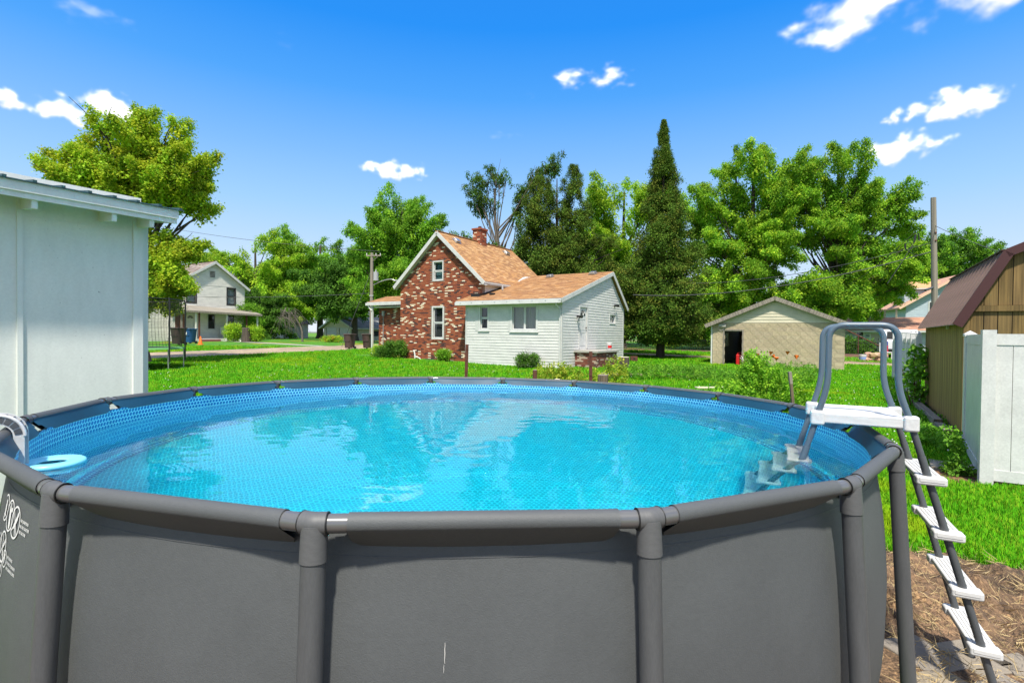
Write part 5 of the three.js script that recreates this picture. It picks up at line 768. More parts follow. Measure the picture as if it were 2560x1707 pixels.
  // low rail fence with dark pickets beyond the alley
  const f = lot('iron_fence', 'long low black iron picket fence beyond the gravel alley', 'fence', 40.6, 0, .68); const pk = []; for (let s = -2; s < 26; s += .14) pk.push(box(.018, 1.0, .018, -s, .5, 0)); part(f, 'pickets', merge(pk), M.black, 'stuff'); part(f, 'rail', [span(-26, 2, .85, .88, -.02, .02)], M.black); part(f, 'rail', [span(-26, 2, .12, .15, -.02, .02)], M.black); part(f, 'brick_kerb', [span(-26, 2, -.1, .12, .1, .4)], mat([.26, .15, .11], { map: grainT, roughness: .95 }));
}

// ---------------------------------------------------------------- trees
function leafClump(seed, n, rad, leaf, aspect, droop = .3) { // a spray of folded leaves
  const r = rngOf(seed), pos = [], nor = [], uv = []; 
  for (let i = 0; i < n; i++) {
    const c = V(r() - .5, (r() - .5) * .8, r() - .5).multiplyScalar(2 * rad * (.3 + .7 * r())), s = leaf * (.7 + .6 * r());
    const dir = V(r() - .5, -droop + (r() - .5) * .9, r() - .5).normalize(), up = V((r() - .5) * .9, 1, (r() - .5) * .9).normalize(), sd = dir.clone().cross(up).normalize(), nn = sd.clone().cross(dir).normalize();
    const w = s * aspect * .5, p0 = c, p3 = c.clone().addScaledVector(dir, s), m = c.clone().addScaledVector(dir, s * .45), p1 = m.clone().addScaledVector(sd, w).addScaledVector(nn, s * .10), p2 = m.clone().addScaledVector(sd, -w).addScaledVector(nn, s * .10);
    for (const [a, b, d] of [[p0, p1, p3], [p0, p3, p2]]) { const f = b.clone().sub(a).cross(d.clone().sub(a)).normalize(); for (const q of [a, b, d]) { pos.push(q.x, q.y, q.z); nor.push(f.x, f.y, f.z); uv.push(0, 0); } }
  }
  const g = new THREE.BufferGeometry(); g.setAttribute('position', new THREE.Float32BufferAttribute(pos, 3)); g.setAttribute('normal', new THREE.Float32BufferAttribute(nor, 3)); g.setAttribute('uv', new THREE.Float32BufferAttribute(uv, 2)); return g;
}
const clumps = { broad: leafClump(1, 22, .34, .145, .78), small: leafClump(2, 26, .27, .105, .7), fan: leafClump(3, 22, .22, .14, .38, -.25), big: leafClump(4, 12, .22, .19, .72, .1), weed: leafClump(5, 12, .15, .12, .6, .0) };
const leafMat = phys([1, 1, 1], { roughness: .8, transmission: .46, thickness: 0, ior: 1.3, specularIntensity: .25 });
const needleMat = phys([1, 1, 1], { roughness: .85, transmission: .25, thickness: 0, ior: 1.3, specularIntensity: .25 });
function limbGeo(pts, r0, r1, seg = 7) { // tapered, through points
  const c = new THREE.CatmullRomCurve3(pts), n = Math.max(4, pts.length * 4), g = new THREE.TubeGeometry(c, n, 1, seg, false), p = g.attributes.position, q = c.getSpacedPoints(n);
  for (let i = 0; i <= n; i++) { const k = r0 + (r1 - r0) * Math.pow(i / n, .8), o = c.getPointAt(i / n); for (let j = 0; j <= seg; j++) { const id = i * (seg + 1) + j; p.setXYZ(id, o.x + (p.getX(id) - o.x) * k, o.y + (p.getY(id) - o.y) * k, o.z + (p.getZ(id) - o.z) * k); } }
  const uv = g.attributes.uv; for (let i = 0; i < uv.count; i++) uv.setXY(i, uv.getY(i) * 1.2, uv.getX(i) * 6); g.computeVertexNormals(); void q; return g;
}
function foliage(parent, name, spots, clump, colours, r, m, kind) { // spots: [Vector3, scale]
  const im = new THREE.InstancedMesh(clump, m, spots.length); im.name = name; im.castShadow = im.receiveShadow = true; const q = new THREE.Quaternion(), e = new THREE.Euler(), M4 = new THREE.Matrix4(), c = new THREE.Color();
  spots.forEach(([p, s, tint], i) => { e.set((r() - .5) * .9, r() * 6.283, (r() - .5) * .9); q.setFromEuler(e); M4.compose(p, q, V(s, s, s)); im.setMatrixAt(i, M4); const a = colours[Math.floor(r() * colours.length)], k = (.85 + .3 * r()) * (tint ?? 1); c.setRGB(a[0] * k, a[1] * k, a[2] * k); im.setColorAt(i, c); });
  im.userData.kind = 'stuff'; parent.add(im); return im;
}
// lobes: [dx, y, dz, rx, ry, rz]; puffs of leaves gather on each lobe
function broadTree(o) {
  const r = rngOf(o.seed), y0 = groundY(o.x, o.z) - .1, t = thing(o.name, o.label, 'tree', [o.x, y0, o.z], 0, o.group);
  const puffs = []; const tot = o.lobes.reduce((s, l) => s + l[3] * l[4] * l[5], 0) ;
  for (const l of o.lobes) { const n = Math.max(5, Math.round((o.puffs ?? 90) * l[3] * l[4] * l[5] / tot * (1 + .3 * r()))); for (let i = 0; i < n; i++) { const d = V(r() * 2 - 1, r() * 2 - 1, r() * 2 - 1).normalize(), k = Math.pow(r(), .38); puffs.push([V(l[0] + d.x * l[3] * k, l[1] + d.y * l[4] * k, l[2] + d.z * l[5] * k), (o.puff ?? 1) * (.6 + .7 * r())]); } }
  const spots = []; for (const [p, s] of puffs) { const tint = .82 + .36 * r(), n = Math.round((o.per ?? 46) * s * s / ((o.puff ?? 1) ** 2)); const od = V(p.x, (p.y - o.h * .58) * .9 + .7, p.z).normalize(); od.add(V((r() - .5) * .9, (r() - .4) * .7, (r() - .5) * .9)).normalize(); for (let i = 0; i < n; i++) { const q = r(), d = V(r() * 2 - 1, r() * 2 - 1, r() * 2 - 1).normalize(), w = s * (.16 + .72 * Math.pow(1 - q, .8)) * Math.pow(r(), .4); spots.push([V(p.x + od.x * (q * 2.05 - .85) * s + d.x * w, p.y + od.y * (q * 1.8 - .85) * s + d.y * w * .7, p.z + od.z * (q * 2.05 - .85) * s + d.z * w), (o.size ?? 1) * (.75 + .5 * r()) * (1 - .3 * q), tint]); } }
  const top = o.h * .62, lean = o.lean ?? 0, tr = o.trunk ?? .3;
  const tp = [V(0, 0, 0), V(lean * .2, top * .3, .05), V(lean * .6, top * .65, -.1), V(lean, top, 0), V(lean * 1.1, o.h * .85, .1)];
  const flare = limbGeo([V(0, -.1, 0), V(0, .25, 0), V(0, .6, 0)], tr * 1.5, tr, 12);
  part(t, 'trunk', [limbGeo(tp, tr, tr * .22, 12), flare], o.bark ?? M.bark);
  const tc = new THREE.CatmullRomCurve3(tp), limbs = []; const want = puffs.filter((_, i) => i % Math.max(1, Math.round(puffs.length / (o.limbs ?? 22))) === 0);
  for (const [p] of want) { const k = Math.min(.92, Math.max(.25, (p.y * .72 - .3) / o.h / .85)), a = tc.getPointAt(k * .9), m1 = a.clone().lerp(p, .45).add(V((r() - .5) * .5, -.05 * a.distanceTo(p) + .3 * r(), (r() - .5) * .5)); limbs.push(limbGeo([a, m1, a.clone().lerp(p, .8).add(V(0, .1, 0)), p], tr * (.36 - .18 * k), .018, 6)); for (let j = 0; j < 2; j++) { const b = m1.clone().lerp(p, .4 + .4 * r()), e = p.clone().add(V((r() - .5) * 1.6, (r() - .3) * .9, (r() - .5) * 1.6)); limbs.push(limbGeo([b, b.clone().lerp(e, .5).add(V(0, .12, 0)), e], .035, .01, 5)); } }
  for (const b of o.bare ?? []) limbs.push(limbGeo(b.map((q) => V(...q)), .05, .008, 5));
  part(t, 'limbs', limbs, o.bark ?? M.bark);
  foliage(t, 'crown', spots, o.clump ?? clumps.broad, o.colours, r, o.mat ?? leafMat);
  return t;
}
// dense upright evergreens: sprays over a narrow cone
function evergreen(o) {
  const r = rngOf(o.seed), y0 = groundY(o.x, o.z) - .1, t = thing(o.name, o.label, 'tree', [o.x, y0, o.z], 0, o.group);
  part(t, 'trunk', limbGeo([V(0, -.1, 0), V(0, .5, 0), V(.05, o.h * .5, 0), V(0, o.h * .96, 0)], o.trunk ?? .32, .03, 10), M.bark);
  const spots = [], limbs = []; for (const c of o.cones) { const [cx, cz, yb, yt, rb, n, pw = .85] = c; const clusters = []; for (let i = 0; i < n / 26; i++) { const f = Math.pow(r(), 1.25), a = r() * 6.283; clusters.push([f, a, .62 + .68 * r()]); }
    for (let i = 0; i < n; i++) { const [f0, a0, kk] = clusters[Math.floor(r() * clusters.length)]; const f = Math.min(.995, Math.max(0, f0 + (r() - .5) * .07)), a = a0 + (r() - .5) * 1.0, rad = rb * Math.pow(1 - f, pw) * (.72 + .28 * Math.sin(f * 19 + a0 * 3)) * kk * (.55 + .5 * Math.sqrt(r())) + .02; const under = f < .12 ? (.55 + f * 3.75) : 1; spots.push([V(cx + Math.cos(a) * rad * under, yb + (yt - yb) * f, cz + Math.sin(a) * rad * under), (o.size ?? 1) * (.7 + .5 * r()) * (1 - .55 * f * f), .8 + .4 * r()]); }
    for (let i = 0; i < 26; i++) { const f = i / 26, a = i * 2.4, rad = rb * Math.pow(1 - f, pw) * .8; limbs.push(limbGeo([V(cx * f, yb + (yt - yb) * f * .95, cz * f), V(cx + Math.cos(a) * rad * .5, yb + (yt - yb) * f + .25, cz + Math.sin(a) * rad * .5), V(cx + Math.cos(a) * rad, yb + (yt - yb) * f + .5, cz + Math.sin(a) * rad)], .05, .012, 5)); } }
  part(t, 'limbs', limbs, M.bark); foliage(t, 'crown', spots, o.clump ?? clumps.fan, o.colours, r, o.mat ?? needleMat); return t;
}
const yel = [[.42, .56, .03], [.34, .52, .03], [.52, .56, .035], [.28, .48, .03], [.40, .50, .025]], lime = [[.38, .58, .035], [.31, .53, .032], [.45, .60, .04], [.24, .45, .032]], green = [[.18, .40, .028], [.24, .47, .034], [.145, .34, .026], [.30, .51, .036]], deep = [[.09, .225, .026], [.12, .27, .03], [.075, .18, .024], [.15, .31, .034]], dark = [[.085, .165, .02], [.11, .205, .024], [.065, .135, .018], [.135, .22, .026], [.15, .18, .026]];
broadTree({ name: 'maple_tree', label: 'large yellow-green maple rising behind the painted garage', x: -17.1, z: -24, h: 12.4, seed: 1001, trunk: .34, colours: yel, puffs: 108, per: 52, puff: .72, size: .95, limbs: 60,
  lobes: [[.0, 10.2, 0, 2.0, 1.2, 1.9], [-1.9, 8.8, .3, 1.3, 1.2, 1.5], [1.9, 8.7, .2, 1.2, 1.1, 1.5], [0, 8.2, .5, 2.2, 1.1, 1.9], [2.6, 7.2, 0, .7, .4, .8], [-1.2, 6.7, .6, 1.8, .8, 1.5], [1.5, 4.8, .6, 1.1, .4, .9], [2.1, 5.4, .3, .6, .4, .6], [1.9, 4.4, .4, .6, .4, .6], [1.7, 3.9, .5, 1.1, .5, .9], [1.2, 3.0, .5, 1.0, .5, .9]], bare: [[[-2.0, 6.5, 0], [-4.2, 7.2, 0], [-5.3, 8.2, .1]]] });
broadTree({ name: 'maple_tree', label: 'mid-green tree just behind the old white house', x: -33.5, z: -68, h: 14.5, seed: 1002, trunk: .4, colours: lime, puffs: 80, per: 44, puff: 1.5, size: 1.7, lobes: [[-4, 8.5, 0, 4, 3.6, 3.5], [1.5, 10, 0, 4, 3.6, 3.5], [5.2, 8, 0, 2.6, 3.4, 3], [-7, 11, 0, 3, 2, 3], [2, 5, 0, 5.5, 3, 4]] });
broadTree({ name: 'shade_tree', label: 'broad dark green tree left of the utility pole', x: -26.5, z: -72, h: 15.2, seed: 1003, trunk: .5, colours: green, puffs: 110, per: 46, puff: 1.7, size: 1.8, lobes: [[-2.5, 10.3, 0, 4.6, 3.8, 4], [3.5, 10.4, .5, 3.8, 3.4, 4], [.5, 7.4, 1, 6.5, 3.4, 4.5], [-4.5, 7.0, 0, 3.5, 3.5, 3], [4.5, 6, 1, 4.0, 3.5, 4]] });
broadTree({ name: 'shade_tree', label: 'deep green tree overhanging the beige double garage', x: -17.5, z: -58, h: 11.5, seed: 1004, trunk: .4, colours: deep, puffs: 80, per: 46, puff: 1.35, size: 1.5, lobes: [[0, 7.6, 0, 4.2, 3.0, 3.4], [-3.0, 5.6, .5, 2.8, 2.4, 2.6], [3, 5.8, 0, 3.0, 2.6, 3], [-1, 4.2, 1, 3, 1.6, 2.4]] });
broadTree({ name: 'maple_tree', label: 'tall green maple rising behind the brick gable', x: -10.6, z: -50, h: 15.0, seed: 1005, trunk: .42, colours: green, puffs: 110, per: 46, puff: 1.3, size: 1.4, lobes: [[-.2, 12.0, 0, 2.9, 2.6, 2.8], [2.2, 10.6, .3, 1.9, 2.3, 2.4], [-2.4, 10.4, .2, 2.0, 2.4, 2.4], [0, 9, .4, 3.9, 2.4, 3], [-1, 6.2, .4, 4.4, 2.4, 3], [2.5, 5.2, 0, 3, 2.4, 3]] });
broadTree({ name: 'shade_tree', label: 'far dark tree closing the gap between house and street', x: -42, z: -88, h: 13, seed: 1006, trunk: .5, colours: deep, puffs: 80, per: 40, puff: 2, size: 2.2, lobes: [[0, 8, 0, 7, 4.5, 4], [9, 6.5, 0, 6, 4.5, 4], [18, 7, 0, 7, 5, 4], [-9, 7, 0, 6, 5, 4]] });
broadTree({ name: 'shade_tree', label: 'low dark wooded tree left of the small white outbuilding', x: -30.5, z: -63, h: 6.5, seed: 1007, trunk: .25, colours: deep, puffs: 44, per: 40, puff: 1.1, size: 1.3, lobes: [[0, 3.4, 0, 2.6, 2.6, 2.4], [1.5, 1.8, .3, 2, 1.6, 2]] });
// the open tree with the bare-looking trunk over the brick roof
{ const x = -.5, z = -40; broadTree({ name: 'oak_tree', label: 'sparse leaning oak with bare trunk behind the brick chimney', x: .2, z, h: 14.5, seed: 1010, trunk: .30, lean: -1.5, bark: M.paleBark, colours: dark.concat(deep), puffs: 42, per: 16, puff: .75, size: .95, limbs: 34, lobes: [[-2.7, 12.4, 0, 1.1, 1.1, .9], [-1.2, 12.9, .2, .8, .9, .8], [-2.6, 10.9, 0, 1.0, .8, .8], [-3.6, 8.4, 0, .9, .7, .7], [-2.9, 7.2, .1, .8, .6, .7], [-2.6, 6.2, 0, .7, .6, .6], [.3, 10.4, 0, .7, 1.2, .8], [.6, 8.4, 0, .6, .9, .7], [1.7, 13.6, 0, .8, .9, .8], [2.8, 14.2, 0, .5, .6, .6], [.6, 12.0, 0, .5, .5, .5], [-.9, 6.2, .2, .6, .5, .5]], bare: [[[-1.6, 11, 0], [-1.5, 13, 0], [-1.2, 14.6, .1]], [[-1.6, 12.6, 0], [-2.0, 13.6, 0], [-2.5, 14.2, 0]], [[2.8, 11, 0], [4.0, 11.8, 0], [4.8, 12.7, 0]], [[3, 9.4, 0], [4.2, 9.8, 0], [5.0, 10.3, 0]]] }); void x; }
evergreen({ name: 'cedar_tree', label: 'dense dark twin-topped cedar behind the white addition', x: 3.1, z: -37.5, h: 13, seed: 1011, colours: dark.concat([[.10, .15, .024]]), trunk: .35, size: 1.45, clump: clumps.small, cones: [[-1.0, 0, 1, 12.6, 2.5, 5200, .36], [1.2, .2, 2, 13.4, 2.1, 3000, .48], [3.4, -.3, .3, 8.6, 3.0, 3000, .30], [.8, .8, .2, 8.4, 3.2, 2600, .4]] });
evergreen({ name: 'arborvitae_tree', label: 'tall pointed dark evergreen standing alone on the lawn', x: 9.0, z: -31.6, h: 14.2, seed: 1012, colours: dark, trunk: .27, size: 1.1, clump: clumps.small, cones: [[0, 0, 1.2, 14.4, 3.2, 7200, .95], [0, .2, 1.3, 8.5, 3.0, 2800, .55]] });
broadTree({ name: 'maple_tree', label: 'bright lime maple left of the tall pointed evergreen', x: 9.5, z: -45, h: 15.8, seed: 1013, trunk: .35, colours: lime, puffs: 100, per: 44, puff: 1.15, size: 1.3, lobes: [[-1.8, 12, 0, 1.7, 2.4, 2], [1.5, 13.2, 0, 2.4, 2, 2], [-2.4, 8.8, 0, 1.9, 3, 2.4], [3.4, 12.6, 0, 1.7, 1.7, 2], [0, 7, 0, 3.4, 3.6, 3], [-2.2, 5, 0, 2, 2, 2]] });
broadTree({ name: 'maple_tree', label: 'wide green maple spreading above the block garage', x: 19.2, z: -42, h: 16.5, seed: 1014, trunk: .5, colours: lime.concat(green), puffs: 175, per: 56, puff: .98, size: 1.2, limbs: 80, lobes: [[3.4, 13.2, 0, 2.0, 1.8, 2.2], [-3.6, 3.2, 1.0, 3.4, 1.6, 2.4], [.3, 13.8, 0, 3.4, 2.4, 3], [-3.4, 11.4, .2, 2.6, 2.2, 2.6], [-4.6, 8.6, .3, 2.4, 2.6, 2.6], [1, 10.8, .6, 3.0, 2.0, 3], [-1, 7.4, .8, 4.6, 2.4, 3.4], [-3, 4.6, .8, 3.6, 2, 3], [1.5, 4.2, 1, 4.5, 1.9, 3]] });
broadTree({ name: 'maple_tree', label: 'big rounded maple between the block garage and the bare pole', x: 26.3, z: -42.5, h: 17, seed: 1015, trunk: .5, colours: green.concat([[.34, .54, .035], [.40, .58, .04]]), puffs: 170, per: 56, puff: .98, size: 1.2, limbs: 80, lobes: [[-.6, 14, 0, 3.0, 2.4, 3], [2.9, 12, .2, 2.8, 2.6, 2.8], [4.0, 9, .3, 2.7, 2.6, 2.6], [-1, 10.6, .6, 4, 2.4, 3.4], [1.5, 7, .8, 4.6, 2.6, 3.4], [-1.5, 4.4, .8, 4.4, 2, 3], [3.0, 4.6, .2, 2.6, 2, 2.4]] });
broadTree({ name: 'shade_tree', label: 'round green tree beyond the dormer house at far right', x: 65, z: -80, h: 17.6, seed: 1016, trunk: .5, colours: deep.concat(green), puffs: 90, per: 40, puff: 1.6, size: 2, lobes: [[0, 14.2, 0, 5.4, 3.0, 4], [-5.6, 12.3, 0, 2.4, 2.0, 2.6], [6, 12, 0, 3.2, 2.6, 3], [0, 10, 0, 6, 2.6, 4], [9, 11.4, 0, 2.4, 1.6, 2.6]] });
broadTree({ name: 'shade_tree', label: 'green tree left of the dormer house below the water tower', x: 62, z: -96, h: 12.5, seed: 1017, trunk: .4, colours: green, puffs: 70, per: 40, puff: 1.8, size: 2.2, lobes: [[0, 7, 0, 5.2, 3.8, 4], [6, 8.4, 0, 4, 3.0, 4], [-6, 5, 0, 4, 3.2, 4]] });
broadTree({ name: 'shade_tree', label: 'low dark tree behind the iron fence by the evergreen', x: 14.6, z: -56, h: 7, seed: 1018, trunk: .3, colours: deep, puffs: 60, per: 44, puff: 1.3, size: 1.5, lobes: [[0, 4, 0, 4.0, 2.6, 2.4], [-5, 3.6, 0, 3.6, 2.6, 2.4], [-9, 3.4, 0, 3.5, 2.4, 2.4], [4, 3.4, 0, 3.4, 2.4, 2.4]] });
// dead grey brush under the dark trees
{ const r = rngOf(90), x = -22.5, z = -52, t = thing('dead_bush', 'grey leafless brush drooping below the dark trees', 'dead bush', [x, groundY(x, z), z]), g = []; g.push(limbGeo([V(1.6, 0, 0), V(1.4, 1.4, 0), V(.4, 3.0, 0)], .08, .04, 6)); for (let i = 0; i < 60; i++) { const a = V(.9 - r() * 1.6, 3.4 - r() * 1.2, (r() - .5)), e = V(a.x + (r() - .35) * 2.6, .4 + r() * 1.6, a.z + (r() - .5) * 1.6); g.push(limbGeo([a, a.clone().lerp(e, .4).add(V(0, .35, 0)), e], .025, .006, 4)); } part(t, 'twigs', g, M.paleBark); part(t, 'stem', limbGeo([V(1.6, -.1, 0), V(1.5, 1.2, 0), V(.8, 2.6, 0)], .12, .05, 8), M.paleBark); }

// ---------------------------------------------------------------- shrubs, weeds, garden
function shrub(o) { const r = rngOf(o.seed), y = groundY(o.x, o.z), t = thing(o.name, o.label, o.cat ?? 'shrub', [o.x, y, o.z], 0, o.group), spots = [], st = []; for (const [dx, dy, dz, rx, ry, rz, n] of o.lobes) for (let i = 0; i < n; i++) { const d = V(r() * 2 - 1, r() * 2 - 1, r() * 2 - 1).normalize(), k = Math.pow(r(), .4); spots.push([V(dx + d.x * rx * k, Math.max(.03, dy + d.y * ry * k), dz + d.z * rz * k), (o.size ?? .6) * (.7 + .6 * r()), .8 + .4 * r()]); } for (let i = 0; i < (o.stems ?? 8); i++) { const s = spots[Math.floor(r() * spots.length)][0]; st.push(limbGeo([V(s.x * .25, -.02, s.z * .25), V(s.x * .6, s.y * .5, s.z * .6), s], .012, .005, 5)); } part(t, 'stems', st, o.stem ?? M.bark); foliage(t, 'leaves', spots, o.clump ?? clumps.small, o.colours, r, leafMat); return t; }
const hb = (a, b) => { const [x, z] = ab(a, b); return { x, z }; };
shrub({ name: 'shrub', label: 'round dark green shrub at the foot of the brick wall, left', ...hb(20.7, 20.9), seed: 201, colours: deep, lobes: [[0, .55, 0, .75, .5, .6, 330], [-.6, .35, 0, .5, .35, .5, 130]], size: .6 });
shrub({ name: 'shrub', label: 'bright low shrub left of the round dark shrub', ...hb(20.9, 22.3), seed: 202, colours: lime, lobes: [[0, .32, 0, .6, .35, .5, 190]], size: .55 });
shrub({ name: 'shrub', label: 'small leafy shrub at the foot of the brick wall, right', ...hb(20.8, 17.5), seed: 203, colours: green, lobes: [[0, .32, 0, .42, .33, .35, 150]], size: .55 });
shrub({ name: 'shrub', label: 'grey-green shrub before the white addition wall', ...hb(20.0, 12.0), seed: 204, colours: deep.concat([[.16, .22, .09]]), lobes: [[0, .38, 0, .58, .36, .45, 260]], size: .5 });
shrub({ name: 'shrub', label: 'tall bright shrubs beside the far stump', x: -26.3, z: -49.5, seed: 205, colours: lime, lobes: [[-.2, .9, 0, .7, .9, .8, 220], [2.0, .8, .3, .7, .85, .7, 180]], size: 1.1 });
shrub({ name: 'shrub', label: 'yellow-green hedge beyond the iron fence', x: 16.2, z: -44.5, seed: 206, colours: lime.concat(yel), lobes: [[0, 1.1, 0, 1.9, 1.0, 1.0, 330], [2.8, 1.0, 0, 1.6, .9, 1, 240], [-3, .9, 0, 1.6, .9, .9, 200]], size: 1.2 });
shrub({ name: 'shrub', label: 'dark bushes beside the stair rail of the low house', ...hb(42, -.3), seed: 207, colours: deep, lobes: [[0, .7, 0, .7, .7, .6, 200], [.9, .6, .2, .6, .6, .6, 150]], size: .8 });
shrub({ name: 'shrub', label: 'leafy bush between white house porch and trees', x: -28.2, z: -55, seed: 208, colours: green, lobes: [[0, 2.2, 0, 2.0, 2.2, 1.6, 400]], size: 1.3 });
shrub({ name: 'flower_bed', label: 'low flowering plants before the beige double garage', cat: 'plants', x: -17.4, z: -50.5, seed: 209, colours: lime.concat([[.6, .35, .05]]), lobes: [[0, .35, 0, 1.2, .35, .6, 200]], size: .7 });
shrub({ name: 'garden_weeds', label: 'tall leafy garden weeds beyond the pool near the block garage', cat: 'weeds', x: 5.9, z: -12.4, seed: 210, colours: [[.26, .52, .03], [.20, .45, .026], [.33, .56, .035], [.15, .36, .024]], lobes: [[0, .62, 0, .62, .62, .7, 420], [-.7, .36, .2, .6, .34, .7, 260], [.65, .42, .2, .42, .42, .6, 200], [-.1, 1.05, 0, .3, .42, .35, 110]], size: .58, clump: clumps.weed, stems: 26, stem: mat([.16, .22, .05]) });
shrub({ name: 'garden_weeds', label: 'loose weeds in the grass before the block garage door', cat: 'weeds', x: 7.6, z: -19.5, seed: 211, colours: [[.15, .36, .03], [.11, .28, .025], [.20, .40, .03]], lobes: [[-1.5, .28, 0, 2.6, .28, 1.2, 520], [2.2, .35, .5, 1.6, .35, 1, 320], [.5, .3, 2.4, 2.2, .22, 1, 300]], size: .6, clump: clumps.weed, stems: 20, stem: mat([.16, .22, .05]) });
shrub({ name: 'garden_weeds', label: 'yellow-green bushy weeds around the rusty post by the stoop', cat: 'weeds', x: 1.55, z: -13.2, seed: 212, colours: [[.30, .42, .03], [.36, .44, .04], [.22, .36, .03], [.42, .46, .05]], lobes: [[-.5, .55, 0, .65, .5, .5, 330], [.35, .45, .1, .5, .45, .5, 220], [1.1, .6, -.2, .35, .6, .4, 170], [-.1, .25, .3, 1.3, .25, .6, 200]], size: .55, clump: clumps.weed, stems: 20, stem: mat([.16, .22, .05]) });
shrub({ name: 'sapling', label: 'leafy sapling with reddish stem growing against the far white fence', cat: 'plant', x: 10.35, z: -13.35, seed: 213, colours: [[.22, .46, .04], [.28, .52, .045], [.16, .36, .035]], lobes: [[.05, 1.25, 0, .26, .3, .26, 18], [-.15, .8, .1, .34, .4, .26, 22], [.1, .35, .1, .28, .3, .26, 16]], size: .62, clump: clumps.big, stems: 12, stem: mat([.16, .05, .04]) });
shrub({ name: 'garden_weeds', label: 'broad-leaved weeds along the foot of the shed and timber', cat: 'weeds', x: 8.05, z: -9.4, seed: 214, colours: [[.18, .42, .03], [.23, .48, .035], [.14, .34, .026]], lobes: [[-.7, .08, .8, .6, .10, .6, 130], [-.3, .09, -.4, .5, .12, .7, 120], [.9, .08, -2.0, .4, .10, 1.0, 90]], size: .6, clump: clumps.weed, stems: 10, stem: mat([.16, .22, .05]) });
shrub({ name: 'garden_weeds', label: 'single upright weed in front of the white fence corner', cat: 'weeds', x: 6.05, z: -7.05, seed: 215, colours: [[.14, .32, .03], [.18, .37, .03]], lobes: [[0, .3, 0, .1, .3, .12, 30], [0, .08, 0, .2, .08, .2, 22]], size: .55, clump: clumps.weed, stems: 5, stem: mat([.16, .22, .05]) });
// day lilies by the garage
{ const r = rngOf(95), x = 7.4, z = -15.0, t = thing('day_lilies', 'orange day lilies on thin stems beside the garden weeds', 'flowers', [x, groundY(x, z), z]); for (let i = 0; i < 7; i++) { const p = V((r() - .5) * 1.3, 1.0 + r() * .25, (r() - .5) * .8); const s = part(t, 'stem', limbGeo([V(p.x * .7, 0, p.z * .7), V(p.x * .85, p.y * .6, p.z), p], .007, .004, 5), mat([.16, .3, .05])); void s; const f = new THREE.ConeGeometry(.07, .11, 6, 1, true); f.rotateX(Math.PI * (.75 + .3 * r())); f.rotateY(r() * 6); f.translate(p.x, p.y + .03, p.z); part(t, 'flower', f, M.orange); } foliage(t, 'leaves', Array.from({ length: 60 }, () => [V((r() - .5) * 1.2, .1 + r() * .5, (r() - .5) * .8), .6, 1]), clumps.weed, green, r, leafMat); }
